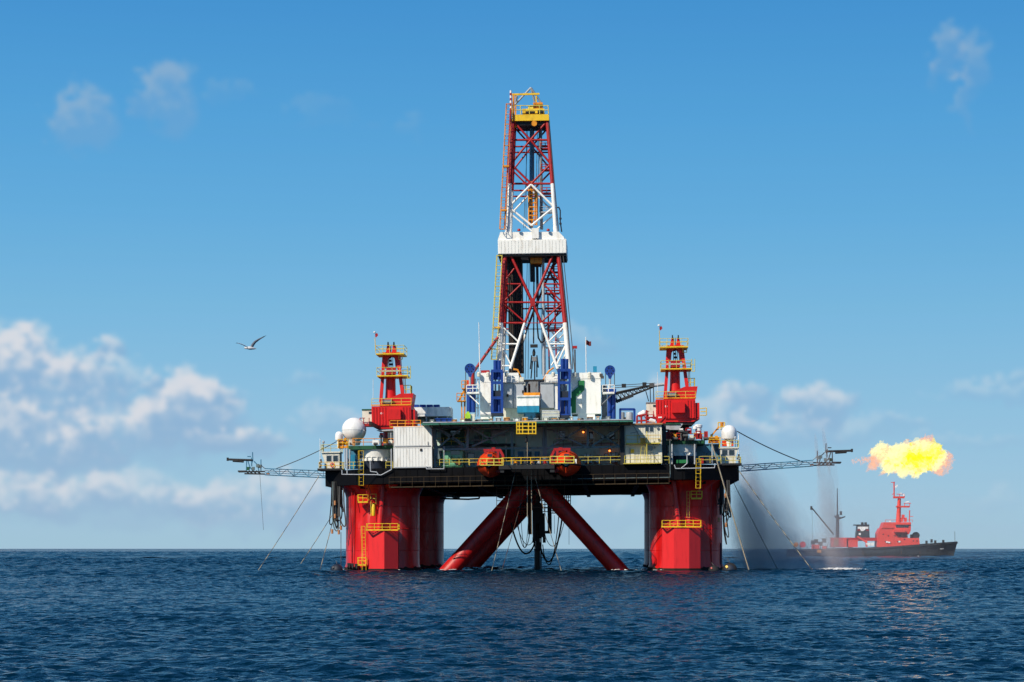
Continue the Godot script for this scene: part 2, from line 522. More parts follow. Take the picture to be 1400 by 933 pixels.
func sea() -> void:
	# three patches of waves whose lengths share no common repeat
	var n1 := 512
	var n2 := 626
	var n3 := 394
	var low := wave_tile(4, 2.0, 13.0, 18, 0.045, n1, n1 * 0.125)
	var low2 := wave_tile(5, 1.8, 9.0, 18, 0.045, n2, n2 * 0.125)
	var high := wave_tile(8, 0.36, 1.7, 36, 0.21, n3, n3 * 0.125)
	var mid := wave_tile(61, 1.9, 5.0, 22, 0.2, n3, n3 * 0.125)
	var swell := wave_tile(62, 8.0, 22.0, 20, 0.12, n2, n2 * 0.125)
	# ripples as a normal map
	var rn := 512
	var rip := wave_tile(15, 0.06, 0.9, 44, 0.34, rn, 9.0)
	var im := Image.create(rn, rn, false, Image.FORMAT_RGB8)
	var st := 9.0 / rn
	for j in rn:
		for i in rn:
			var gx := (rip[j * rn + (i + 1) % rn] - rip[j * rn + (i + rn - 1) % rn]) / (2 * st)
			var gz := (rip[((j + 1) % rn) * rn + i] - rip[((j + rn - 1) % rn) * rn + i]) / (2 * st)
			var v := Vector3(-gx, gz, 1.0).normalized()
			im.set_pixel(i, j, Color(v.x * 0.5 + 0.5, v.y * 0.5 + 0.5, v.z * 0.5 + 0.5))
	var mat := StandardMaterial3D.new()
	mat.resource_name = "sea_water"
	mat.albedo_color = Color(0.0, 0.108, 0.178)
	mat.roughness = 0.14
	mat.metallic_specular = 0.225
	mat.normal_enabled = true
	mat.normal_texture = ImageTexture.create_from_image(im)
	mat.normal_scale = 1.0
	var warp := FastNoiseLite.new()
	warp.seed = 2
	warp.frequency = 0.02
	var gust := FastNoiseLite.new()
	gust.seed = 12
	gust.frequency = 0.012
	gust.fractal_octaves = 3
	var mesh := ArrayMesh.new()
	# zones: near distance, far distance, step across, step along, tile
	var zones := [[50.0, 130.0, 0.125, 0.25, 1.0], [129.0, 300.0, 0.25, 0.5, 1.0], [298.0, 900.0, 0.5, 1.0, 2.0], [896.0, 2600.0, 3.0, 6.0, 3.0], [2590.0, 9000.0, 9.0, 26.0, 3.0]]
	for zn in zones:
		var fine: float = zn[4]
		var dx: float = zn[2]
		var dz: float = zn[3]
		var v := PackedVector3Array()
		var nn := PackedVector3Array()
		var uv := PackedVector2Array()
		var ix := PackedInt32Array()
		var rows := int((zn[1] - zn[0]) / dz)
		var x0 := snappedf(EYE.x - 0.33 * zn[1] - 8.0, 0.5)
		var cols := int((0.33 + 0.25) * zn[1] / dx + 16.0 / dx)
		var prev_a := -1
		var prev_b := -1
		var prev_first := 0
		var sx := int(dx / 0.125)
		var sz := int(dz / 0.125)
		var two := 2.0 * dx
		for r in rows + 1:
			var dist: float = zn[0] + r * dz
			var z := EYE.z - dist
			var a := maxi(0, int((EYE.x - 0.33 * dist - 8.0 - x0) / dx))
			var b := mini(cols, int((EYE.x + 0.245 * dist + 8.0 - x0) / dx))
			var iz := int(roundf(z * 8.0))
			var a1 := posmod(iz, n1) * n1
			var a1u := posmod(iz - 1, n1) * n1
			var a1d := posmod(iz + 1, n1) * n1
			var a2 := posmod(iz, n2) * n2
			var a2u := posmod(iz - 1, n2) * n2
			var a2d := posmod(iz + 1, n2) * n2
			var a3 := posmod(iz, n3) * n3
			var a3u := posmod(iz - 1, n3) * n3
			var a3d := posmod(iz + 1, n3) * n3
			var first := v.size()
			var base_i := int(roundf((x0) * 8.0))
			for c in range(a, b + 1):
				var x := x0 + c * dx
				var ii := base_i + c * sx
				var i1 := posmod(ii, n1)
				var i2 := posmod(ii, n2)
				var g := 1.0 + 0.45 * gust.get_noise_2d(x, z * 0.6)
				var y := low[a1 + i1] + low2[a2 + i2]
				var gx := low[a1 + (i1 + 1) % n1] - low[a1 + i1] + low2[a2 + (i2 + 1) % n2] - low2[a2 + i2]
				var gz := low[a1d + i1] - low[a1u + i1] + low2[a2d + i2] - low2[a2u + i2]
				if fine == 3.0:
					y += swell[a2 + i2]
					gx += swell[a2 + (i2 + 1) % n2] - swell[a2 + i2]
					gz += swell[a2d + i2] - swell[a2u + i2]
				elif fine == 2.0:
					var i3 := posmod(ii, n3)
					y += mid[a3 + i3]
					gx += mid[a3 + (i3 + 1) % n3] - mid[a3 + i3]
					gz += mid[a3d + i3] - mid[a3u + i3]
				else:
					var i3 := posmod(ii, n3)
					y += high[a3 + i3]
					gx += high[a3 + (i3 + 1) % n3] - high[a3 + i3]
					gz += high[a3d + i3] - high[a3u + i3]
				v.append(Vector3(x, y * g, z))
				nn.append(Vector3(-gx * 8.0 * g, 1.0, -gz * 4.0 * g).normalized())
				var wv := warp.get_noise_2d(x, z) * 3.0
				uv.append(Vector2((x + wv) / 9.0, (z - wv) / 9.0))
			if prev_a >= 0:
				for c in range(maxi(a, prev_a), mini(b, prev_b)):
					var p := prev_first + c - prev_a
					var q := first + c - a
					# the nearer row is p (larger z), the farther q
					ix.append_array(PackedInt32Array([p, q, q + 1, p, q + 1, p + 1]))
			prev_a = a
			prev_b = b
			prev_first = first
		var arr := []
		arr.resize(Mesh.ARRAY_MAX)
		arr[Mesh.ARRAY_VERTEX] = v
		arr[Mesh.ARRAY_NORMAL] = nn
		arr[Mesh.ARRAY_TEX_UV] = uv
		arr[Mesh.ARRAY_INDEX] = ix
		mesh.add_surface_from_arrays(Mesh.PRIMITIVE_TRIANGLES, arr)
	# the open sea to the horizon and all round
	var rows2 := []
	var ring := [0.0, 60.0, 200.0, 600.0, 1500.0, 4000.0, 10000.0, 25000.0, 60000.0]
	var vs := PackedVector3Array()
	var ns := PackedVector3Array()
	var us := PackedVector2Array()
	var xs := PackedInt32Array()
	var seg := 64
	for r in ring.size():
		for s in seg + 1:
			var p := Vector3(ring[r] * cos(TAU * s / seg), -1.3 if ring[r] < 5000.0 else -0.9, ring[r] * sin(TAU * s / seg))
			vs.append(p + Vector3(0, 0, 0))
			ns.append(Vector3.UP)
			us.append(Vector2(p.x / 9.0, p.z / 9.0))
			if r > 0 and s < seg:
				var q0 := (r - 1) * (seg + 1) + s
				var q1 := r * (seg + 1) + s
				xs.append_array(PackedInt32Array([q0, q1, q1 + 1, q0, q1 + 1, q0 + 1]))
	var arr2 := []
	arr2.resize(Mesh.ARRAY_MAX)
	arr2[Mesh.ARRAY_VERTEX] = vs
	arr2[Mesh.ARRAY_NORMAL] = ns
	arr2[Mesh.ARRAY_TEX_UV] = us
	arr2[Mesh.ARRAY_INDEX] = xs
	mesh.add_surface_from_arrays(Mesh.PRIMITIVE_TRIANGLES, arr2)
	# the far sheet's own waves are too small to build: its ripples are stronger
	var far := mat.duplicate() as StandardMaterial3D
	far.normal_scale = 1.3
	for s in 2: mesh.surface_set_material(s, mat)
	for s in [2, 3, 4]: mesh.surface_set_material(s, far)
	mesh.surface_set_material(5, far)
	var o := piece(self, "sea", mesh, null, Transform3D())
	tag(o, "dark blue rippled open sea reaching to the horizon", "sea", "", "structure")

# ---------------------------------------------------------------- hull, columns, braces
const COL_X := 26.75
const COL_R := 6.45
const COL_Z := -12.4
const REAR_Z := -69.7
const HULL_LO := 15.35
const HULL_HI := 18.0
func tilt_y(x: float) -> float:
	return x * HEEL
func hull() -> void:
	var rig := thing("drilling_rig", "black platform hull on four red columns with slanting red braces", "oil rig", Vector3(0, 0, -40))
	var oct := [[-36.6, -10.0], [-26.6, 0.0], [26.2, 0.0], [36.0, -10.0], [36.0, -72.0], [26.2, -82.0], [-26.6, -82.0], [-36.6, -72.0]]
	prism(rig, "hull_deck", oct, HULL_LO, HULL_HI, M.black)
	# stiffeners and plates on the hull front
	for i in 27:
		var x := -25.5 + i * 1.97
		boxc(rig, "stiffener", Vector3(x, (HULL_LO + HULL_HI) / 2 + tilt_y(x), 0.06), Vector3(0.1, 2.5, 0.08), M.black)
	# girders under the deck, front to back and across
	for x in [-18.0, -9.0, 0.0, 9.0, 18.0]:
		boxc(rig, "deck_girder", Vector3(x, HULL_LO - 0.45 + tilt_y(x), -40), Vector3(0.7, 1.0, 78), M.black)
	for z in [-6.0, -20.0, -34.0, -48.0, -62.0, -76.0]:
		boxc(rig, "deck_girder", Vector3(0, HULL_LO - 0.3, z), Vector3(60, 0.7, 0.6), M.black)
	# columns
	for sx in [-1.0, 1.0]:
		for z in [COL_Z, REAR_Z]:
			var top: float = HULL_LO + tilt_y(sx * COL_X) + 0.1
			var prof := [Vector2(COL_R + 0.35, -6.0), Vector2(COL_R + 0.3, 0.2), Vector2(COL_R, 1.3), Vector2(COL_R, 5.0), Vector2(COL_R, 9.0), Vector2(COL_R, top - 2.2), Vector2(COL_R + 0.15, top - 1.5), Vector2(COL_R + 0.55, top - 0.7), Vector2(COL_R + 1.2, top)]
			var c := lathe(rig, "column", prof, Vector3(sx * COL_X, 0, z), M.column_red, 72)
			# marine growth at the waterline, uneven along its upper edge
			var rows := []
			var n := 96
			for r in 3:
				var line := []
				for s in n:
					var a := TAU * s / n
					var rr := COL_R + 0.36
					var y: float = -0.6 + r * 0.3 if r < 2 else 0.55 + 0.25 * sin(s * 1.7 + sx) * sin(s * 0.61) + rng.randf() * 0.12
					if r == 2: rr = COL_R + 0.31
					line.append(Vector3(rr * cos(a), y, rr * sin(a)))
				rows.append(line)
			rows.reverse()
			piece(c, "waterline_growth", skin_mesh(rows, true), M.growth, Transform3D(Basis(), Vector3(sx * COL_X, 0, z)))
			# weld seams
			for y in [3.6, 7.4, 11.2]:
				lathe(c, "weld_seam", [Vector2(COL_R + 0.01, y - 0.05), Vector2(COL_R + 0.05, y), Vector2(COL_R + 0.01, y + 0.05)], Vector3(sx * COL_X, 0, z), M.column_red, 72)
	# slanting braces, front and rear
	for z in [COL_Z, REAR_Z]:
		for s in [-1.0, 1.0]:
			var a := Vector3(s * 18.6, -4.0, z)
			var b := Vector3(s * 0.9, HULL_LO + 0.2, z)
			tube(rig, "brace", a, b, 1.52, M.brace_red)
	# hung walkway along the front, below the hull
	for part in [[532, 722], [722, 915]]:
		var a := spot(part[0], 663.0 - (part[0] - 727) * 0.0145, 0.9)
		var b := spot(part[1], 663.0 - (part[1] - 727) * 0.0145, 0.9)
		bar(rig, "walkway", a - Vector3(0, 0.08, 0.3), b - Vector3(0, 0.08, 0.3), 0.16, M.walkway_yellow_shaded)
		railing(rig, [a, b], M.walkway_yellow_shaded, 1.6, 1.9, 0.04)
	# octagonal sponsons on the front columns, with galleries
	prism(rig, "sponson", [[-28.5, -4.9], [-25.55, -3.3], [-23.35, -5.1], [-23.35, -9.0], [-28.5, -9.0]], -3.0, 6.95, M.sponson_red, 0.0)
	prism(rig, "sponson", [[22.45, -5.0], [24.45, -3.5], [27.05, -3.5], [29.05, -5.0], [29.05, -9.0], [22.45, -9.0]], -3.0, 7.5, M.sponson_red, 0.0)
	prism(rig, "waterline_growth", [[-28.55, -4.88], [-25.55, -3.24], [-23.3, -5.08], [-23.3, -9.0], [-28.55, -9.0]], -2.0, 0.42, M.growth, 0.0)
	prism(rig, "waterline_growth", [[22.4, -4.98], [24.43, -3.44], [27.07, -3.44], [29.1, -4.98], [29.1, -9.0], [22.4, -9.0]], -2.0, 0.5, M.growth, 0.0)
	railing(rig, [Vector3(-28.6, 7.0, -5.0), Vector3(-28.6, 7.0, -3.3), Vector3(-23.2, 7.0, -3.3), Vector3(-23.2, 7.0, -6.0)], M.yellow, 1.2, 1.35, 0.06, M.yellow)
	railing(rig, [Vector3(22.4, 7.55, -6.0), Vector3(22.4, 7.55, -3.4), Vector3(29.1, 7.55, -3.4), Vector3(29.1, 7.55, -6.0)], M.yellow, 1.2, 1.35, 0.06, M.yellow)
	# slanted chain pipes above the sponsons
	tube(rig, "chain_pipe", spot(525, 652, -5.2), spot(518.5, 727, -4.9), 0.42, M.column_red)
	tube(rig, "chain_pipe", spot(920, 650, -5.2), spot(928.5, 722, -4.9), 0.42, M.column_red)
	for q in [[523, 690], [524, 672]]: boxc(rig, "pipe_bracket", spot(q[0], q[1], -5.8), Vector3(1.3, 0.2, 1.0), M.dull_red)
	for q in [[922, 672], [924, 692], [926, 706]]: boxc(rig, "pipe_bracket", spot(q[0], q[1], -5.8), Vector3(1.3, 0.2, 1.0), M.dull_red)
	# rubbing strips and draught pipes down the left column
	for q in [[481.0, 1.0], [484.5, 0.6], [488, 0.5]]:
		tube(rig, "hull_pipe", spot(q[0], 662, -7.2), spot(q[0], 781, -7.2 - q[1]), 0.09, M.dull_red)
	tube(rig, "hull_pipe", spot(973, 660, -7.0), spot(973, 781, -7.6), 0.09, M.dull_red)
	# yellow ladders and platforms on the columns
	ladder(rig, spot(494, 617, -2.5), spot(494, 664, -2.5), 0.75, M.yellow, true)
	ladder(rig, spot(497, 720, -5.2), spot(498.5, 783, -5.2), 0.55, M.yellow, true)
	ladder(rig, spot(955, 628, -1.5), spot(954.5, 668, -1.5), 0.7, M.yellow, true, 0.04)
	ladder(rig, spot(941, 672, -5.0), spot(941, 708, -5.2), 0.45, M.pale_yellow, false, 0.04)
	for q in [[489, 503, 686, -4.6, 1.4], [489, 500.5, 772, -4.4, 1.6], [945, 960, 681, -4.2, 1.4]]:
		var p := node(rig, "access_platform", spot((q[0] + q[1]) / 2.0, q[2], q[3]))
		var a := spot(q[0], q[2], q[3])
		var b := spot(q[1], q[2], q[3])
		boxc(p, "grating", (a + b) / 2 - Vector3(0, 0.1, q[4] / 2), Vector3(b.x - a.x, 0.24, q[4]), M.yellow)
		var back := Vector3(0, 0, -q[4])
		var segs := []
		for h in [0.6, 1.15]:
			for e in [[a, b], [a, a + back], [b, b + back]]: segs.append([e[0] + Vector3(0, h, 0), e[1] + Vector3(0, h, 0)])
		for e in [a, b, (a + b) / 2, a + back, b + back]: segs.append([e, e + Vector3(0, 1.15, 0)])
		bars(p, "guard_rail", segs, 0.06, M.yellow)
		bars(p, "bracket", [[a, a + back + Vector3(0.2, -1.9, 0)], [b, b + back + Vector3(-0.2, -1.9, 0)]], 0.07, M.dull_red)
	var yc := node(rig, "yellow_bottle", spot(510.5, 697, -4.6))
	lathe(yc, "bottle", [Vector2(0.0, -1.15), Vector2(0.3, -1.08), Vector2(0.33, -0.9), Vector2(0.33, 0.9), Vector2(0.22, 1.1), Vector2(0.0, 1.15)], spot(510.5, 697, -4.6), M.yellow, 16)
	bars(yc, "holder", [[spot(507, 676, -5), spot(507, 706, -5)], [spot(514, 676, -5), spot(514, 690, -5)], [spot(506, 676, -4.8), spot(515, 676, -4.8)], [spot(506, 682, -4.8), spot(515, 682, -4.8)]], 0.06, M.pale_yellow)
	# lattice stay of the access platform
	bars(rig, "lattice_stay", [[spot(497, 657, -4), spot(505, 690, -4)], [spot(502, 655, -4), spot(510, 688, -4)], [spot(497, 657, -4), spot(504, 664, -4)], [spot(504, 664, -4), spot(501, 672, -4)], [spot(501, 672, -4), spot(508, 680, -4)], [spot(508, 680, -4), spot(505, 690, -4)]], 0.06, M.dull_red)
	# hull piping
	for run in [[[467.5, 643], [467.5, 649], [515, 649.5], [521, 650], [535, 642.5], [535, 614]], [[506, 630], [506.5, 645], [515, 646], [517, 649]], [[939.5, 622], [939.5, 634], [931, 641], [924, 641], [922, 636]], [[978, 634], [977, 640], [930, 641]]]:
		var pts := []
		for q in run: pts.append(spot(q[0], q[1], 0.35))
		hose(rig, "drain_pipe", pts, 0.09, M.grey_panel)
	hose(rig, "drain_pipe", [spot(583, 638, 0.5), spot(583, 641.5, 0.5), spot(607, 641.5, 0.5), spot(607, 611, 0.5)], 0.08, M.grey_panel)
	hose(rig, "drain_pipe", [spot(916, 603, 0.6), spot(916.5, 653, 0.6), spot(790, 655, 0.6)], 0.07, M.steel)
	hose(rig, "drain_pipe", [spot(474.5, 613, 0.3), spot(474.5, 648, 0.3)], 0.11, M.grey_panel)
	hose(rig, "drain_pipe", [spot(471.5, 613, -1), spot(471.5, 640, -1)], 0.11, M.grey_panel)
	# pipework under the deck
	for run in [[[602, 682], [640, 683], [655, 682], [656, 674]], [[838, 671], [850, 676], [876, 676]], [[768, 676], [770, 680]]]:
		var pts := []
		for q in run: pts.append(spot(q[0], q[1], -40))
		hose(rig, "drain_pipe", pts, 0.16, M.dark)
	for q in [[612, 668, 12], [640, 668, 10], [792, 668, 9], [684, 668, 14]]:
		boxc(rig, "under_deck_tank", spot(q[0], q[1], -30), Vector3(per(q[2] * 2, -30), 1.6, 5), M.black)
	# fairleads at the foot of the left column
	for q in [[477, 776], [481.5, 776.5], [487, 777]]:
		var f := node(rig, "fairlead", spot(q[0], q[1], -6.0))
		lathe(f, "sheave", [Vector2(0.0, -0.18), Vector2(0.42, -0.18), Vector2(0.3, 0.0), Vector2(0.42, 0.18), Vector2(0.0, 0.18)], spot(q[0], q[1], -5.9), M.dark, 18, Basis(Vector3(0, 0, 1), PI / 2))
		boxc(f, "cheek", spot(q[0], q[1] - 1.5, -6.3), Vector3(0.5, 1.1, 0.7), M.dark)
	# moonpool cages hung below the hull at the centre
	var segs := []
	for x in [679, 695, 711, 728, 740, 755, 772]: segs.append([spot(x, 660, -3), spot(x, 694, -3)])
	for y in [664, 668, 677, 685, 694]: segs.append([spot(679, y, -3), spot(772, y, -3)])
	bars(rig, "hung_cage", segs, 0.05, M.rust)
	for c in [[708, 720, 690, 704], [741, 753, 680, 700], [753, 762, 688, 702], [772, 780, 670, 690]]:
		segs = []
		for y in 5:
			var yy: float = lerpf(c[2], c[3], y / 4.0)
			segs.append([spot(c[0], yy, -36), spot(c[1], yy, -36)])
		for x in 4:
			var xx: float = lerpf(c[0], c[1], x / 3.0)
			segs.append([spot(xx, c[2] - 10, -36), spot(xx, c[3], -36)])
		bars(rig, "moonpool_basket", segs, 0.08, M.dark)

func riser() -> void:
	var z := -34.0
	var t := thing("drilling_riser", "dark riser pipe with hanging tensioner frames under the moonpool", "riser", spot(735.5, 781, z))
	tube(t, "riser_pipe", spot(735.5, 790, z), spot(735.5, 668, z), 0.42, M.pipe_brown)
	for dx in [-4.0, 4.2]: tube(t, "kill_line", spot(735.5 + dx, 790, z + 0.3), spot(735.5 + dx, 690, z + 0.3), 0.12, M.pipe_brown)
	for q in [[721.5, 727, 660, 731], [748.5, 754, 665, 730], [728, 733, 690, 740], [738, 745, 702, 735], [728, 731, 735, 742.5], [742, 746, 735, 742.5], [731, 742, 688, 716], [744, 751, 726, 730]]:
		pbox(t, "tensioner_frame", q[0], q[2], q[1], q[3], z + 1.2, 0.9, M.rust if q[0] == 721.5 else M.dark)
	for q in [[736, 690], [736, 712], [735.5, 735], [735.5, 752]]:
		lathe(t, "flange", [Vector2(0.4, -0.2), Vector2(0.75, -0.2), Vector2(0.75, 0.2), Vector2(0.4, 0.2)], spot(q[0], q[1], z), M.dark, 18)
	# service loops
	for l in [[[699, 715], [731, 742], 0.15, 27.0], [[707, 705], [724, 730], 0.07, 30.0], [[738, 742], [769, 704], 0.15, 43.0], [[742, 745], [764, 705], 0.09, 45.0], [[703, 700], [729, 738], 0.06, 22.0], [[745, 730], [774, 700], 0.06, 30.0], [[712, 702], [722, 716], 0.05, 40.0]]:
		var pts := []
		var a: Vector3 = spot(l[0][0], l[0][1], z + 2)
		var b: Vector3 = spot(l[1][0], l[1][1], z + 2)
		var low: float = per(l[3], z)
		for i in 21:
			var s := i / 20.0
			var base := a.lerp(b, s)
			var dip := pow(sin(PI * s), 0.75) * low
			pts.append(Vector3(base.x, base.y - dip, base.z))
		hose(t, "service_hose", pts, l[2], M.rubber)

# ---------------------------------------------------------------- loose lines
func chain(a: Vector3, b: Vector3, r: float, mat: Material, label: String, called := "mooring_chain", group := "", links := true) -> void:
	var t := thing(called, label, "chain" if links else "rope", b, group)
	var n := int(a.distance_to(b) / 1.1)
	if not links:
		hose(t, "strand", sag(a, b, a.distance_to(b) * 0.006, 16), r, mat)
		return
	# long links, turned in turn
	var pts := sag(a, b, a.distance_to(b) * 0.008, n)
	for i in n:
		var p: Vector3 = pts[i]
		var q: Vector3 = pts[i + 1]
		tube(t, "link", p, q, r * 0.85 if i % 2 == 0 else r * 0.7, mat if i % 2 == 0 else M.cable)
func lines() -> void:
	chain(spot(436, 651, -8), spot(353, 780, -4), 0.075, M.rope, "long anchor chain slanting from the black hull corner under the blue boom to sea", "mooring_chain")
	chain(spot(455, 703, -11), spot(411, 771, -11), 0.07, M.rope, "slack chain slanting down from the bundle of hoses to open water", "mooring_chain")
	chain(spot(455, 712, -9), spot(437, 781, -6), 0.08, M.rope, "steep chain dropping from the hanging hose bundle beside the round fender", "mooring_chain")
	chain(spot(466, 728, -9), spot(466, 775, -9), 0.055, M.cable, "upright wire hanging between the hoses and the red column", "hanging_wire", "", false)
	chain(spot(973, 605, 0.8), spot(1024, 779, 2), 0.115, M.rope, "thick pale rope running from the amber winch down past the right red column", "mooring_rope", "", false)
	chain(spot(1009, 642, -8), spot(1111, 780, -4), 0.1, M.rope, "anchor chain running from under the domed cabin into the spray", "mooring_chain")
	chain(spot(1003, 660, -20), spot(1063, 778, -20), 0.06, M.cable, "thin dark wire slanting through the grey spray to the sea", "mooring_wire", "", false)
	chain(spot(707, 634, 2.2), spot(671.5, 784, 4), 0.075, M.rope, "pale chain slanting from the lifeboat gallery across the left brace", "mooring_chain")
	chain(spot(720, 660, 0.2), spot(685, 784, 0.2), 0.06, M.rust, "rusty chain slanting down beside the pale one near the hose loops", "mooring_chain")
	chain(spot(726.5, 634, 2.0), spot(768, 783, 3), 0.075, M.rope, "chain slanting right from the lifeboat gallery past the riser", "mooring_chain")
	for q in [[721, 590, 721, 708], [726.5, 634, 727, 731]]:
		chain(spot(q[0], q[1], 2.0), spot(q[2], q[3], 2.0), 0.06, M.rope, "straight pale fall wire hanging from the yellow work basket" if q[0] == 721 else "straight pale fall wire hanging from the lifeboat gallery rail", "fall_wire", "", false)
	for q in [[690, 655, 687, 676], [667, 652, 667, 676], [758, 705, 758, 730], [778, 712, 778, 745]]:
		chain(spot(q[0], q[1], -20), spot(q[2], q[3], -20), 0.035, M.cable, "short thin line end dangling under the deck", "dangling_line", "line ends dangling under the deck", false)
	# hose bundles at both outer columns
	var t := thing("hose_bundle", "bundle of looped black hoses hanging beside the sunlit left column", "hoses", spot(460, 660, -9))
	rng.seed = 33
	for i in 15:
		var x := 453.0 + i * 0.85
		var w := 1.0 + rng.randf() * 5.5
		var bot := 690.0 + rng.randf() * 40.0
		var z := -9.0 + rng.randf() * 1.6
		var drift := rng.randf_range(-4.0, 5.0)
		var pts := []
		for k in 17:
			var s := k / 16.0
			var side := -cos(PI * s)
			pts.append(spot(x + side * w * (0.4 + 0.6 * sin(PI * s)) + w * 0.5 + drift * pow(sin(PI * s), 2.0), lerpf(659, bot, pow(sin(PI * s), 0.45)), z))
		hose(t, "hose", pts, 0.07 + rng.randf() * 0.05, [M.rubber, M.cable, M.steel][i % 3])
	for q in [[458, 688], [458, 706], [454, 727], [463, 728], [466, 722]]:
		lathe(t, "coupling", [Vector2(0.0, -0.4), Vector2(0.2, -0.38), Vector2(0.2, 0.38), Vector2(0.0, 0.4)], spot(q[0], q[1], -7.6), M.tan, 12)
	t = thing("hose_bundle", "bundle of looped black hoses hanging beside the shaded right column", "hoses", spot(991, 655, -9))
	for i in 14:
		var x := 985.0 + i * 1.0
		var w := 1.0 + rng.randf() * 5.0
		var bot := 690.0 + rng.randf() * 30.0 + (30.0 if i == 7 or i == 5 else 0.0)
		var z := -9.0 + rng.randf() * 1.6
		var drift := rng.randf_range(-4.0, 5.0)
		var pts := []
		for k in 17:
			var s := k / 16.0
			var side := -cos(PI * s)
			pts.append(spot(x + side * w * (0.4 + 0.6 * sin(PI * s)) - 1.0 + drift * pow(sin(PI * s), 2.0), lerpf(657, bot, pow(sin(PI * s), 0.45)), z))
		hose(t, "hose", pts, 0.07 + rng.randf() * 0.05, M.rubber if i % 4 else M.cable)
	for q in [[992, 678], [983, 711], [993, 718]]:
		lathe(t, "coupling", [Vector2(0.0, -0.4), Vector2(0.2, -0.38), Vector2(0.2, 0.38), Vector2(0.0, 0.4)], spot(q[0], q[1], -7.6), M.tan, 12)
	pbox(t, "guide_post", 983.5, 743, 987, 781, -10, 0.5, M.navy)
	# fenders afloat
	fender(460, 781, 8.5, -7, "round dark blue fender floating at the foot of the sunlit left column", M.navy, M.navy, M.navy)
	fender(976, 781, 7, -4, "black fender with a red patch floating against the shaded right column", M.rubber, M.rubber, M.dull_red)
	fender(998, 781, 10, -6, "large dark fender with a yellow patch floating below the hanging hoses", M.rubber, M.navy, M.yellow)
func fender(px: float, py: float, rpx: float, z: float, label: String, m1: Material, m2: Material, m3: Material) -> void:
	var r := per(rpx, z)
	var c := spot(px, py, z) - Vector3(0, spot(px, py, z).y, 0) + Vector3(0, r * 0.12, 0)
	var t := thing("fender", label, "fender", c)
	var b := Basis(Vector3(1, 0, 0), PI / 2 - 0.2) * Basis(Vector3(0, 0, 1), 0.3)
	var prof := []
	for i in 13:
		var a := -PI / 2 + PI * i / 12
		prof.append(Vector2(maxf(0.0, cos(a)) * r, sin(a) * r * 0.75))
	lathe(t, "body", prof, c, m1, 28, b)
	lathe(t, "band", [Vector2(r * 0.86, r * 0.4), Vector2(r * 1.0, r * 0.25), Vector2(r * 1.05, 0.0), Vector2(r * 1.0, -r * 0.25)], c, m1, 28, b)
	lathe(t, "end_cap", [Vector2(r * 0.7, r * 0.55), Vector2(r * 0.45, r * 0.74), Vector2(0.0, r * 0.8)], c, m2, 20, b)
	boxc(t, "patch", c + Vector3(-r * 0.45, r * 0.45, r * 0.62), Vector3(r * 0.3, r * 0.35, 0.25), m3, Basis(Vector3(0, 0, 1), 0.5) * Basis(Vector3(1, 0, 0), -0.5))
	bars(t, "lashing", [[c + b * Vector3(0, r * 0.7, 0), c + Vector3(0, r * 1.05, -0.6)], [c + Vector3(0, r * 1.05, -0.6), c + Vector3(-0.3, r * 1.5, -1.6)]], 0.06, M.cable)

# ---------------------------------------------------------------- things on the deck
const DECK := -0.2
func radome(called: String, label: String, px: float, py: float, rpx: float, z: float, capsule: float, foot: float) -> void:
	var c := spot(px, py, z)
	var r := per(rpx, z)
	var t := thing(called, label, "radome", spot(px, foot, z))
	var prof := []
	var cyl := per(capsule, z)
	if capsule > 0.0:
		prof.append(Vector2(0.0, -cyl))
		prof.append(Vector2(r * 0.97, -cyl))
		prof.append(Vector2(r, -cyl + 0.1))
		for i in 11: prof.append(Vector2(maxf(cos(PI / 2 * i / 10), 0.0) * r, sin(PI / 2 * i / 10) * r))
	else:
		for i in 21:
			var a := -PI / 2 + PI * i / 20
			prof.append(Vector2(maxf(cos(a), 0.0) * r, sin(a) * r))
	lathe(t, "dome", prof, c, M.clean_white, 40)
	if capsule <= 0.0:
		lathe(t, "seam", [Vector2(r * 0.995, -0.04), Vector2(r * 1.012, 0.0), Vector2(r * 0.995, 0.04)], c + Vector3(0, -0.1, 0), M.grey_panel, 40)
		lathe(t, "lamp_housing", [Vector2(0.0, -0.12), Vector2(0.12, -0.1), Vector2(0.12, 0.1), Vector2(0.0, 0.14)], c + Vector3(r * 0.86, -0.15, r * 0.5), M.clean_white, 10)
	var low := c.y - (cyl if capsule > 0.0 else r * 0.96)
	tube(t, "pedestal", Vector3(c.x, spot(px, foot, z).y, z), Vector3(c.x, low + 0.1, z), r * 0.45, M.white, r * 0.6)
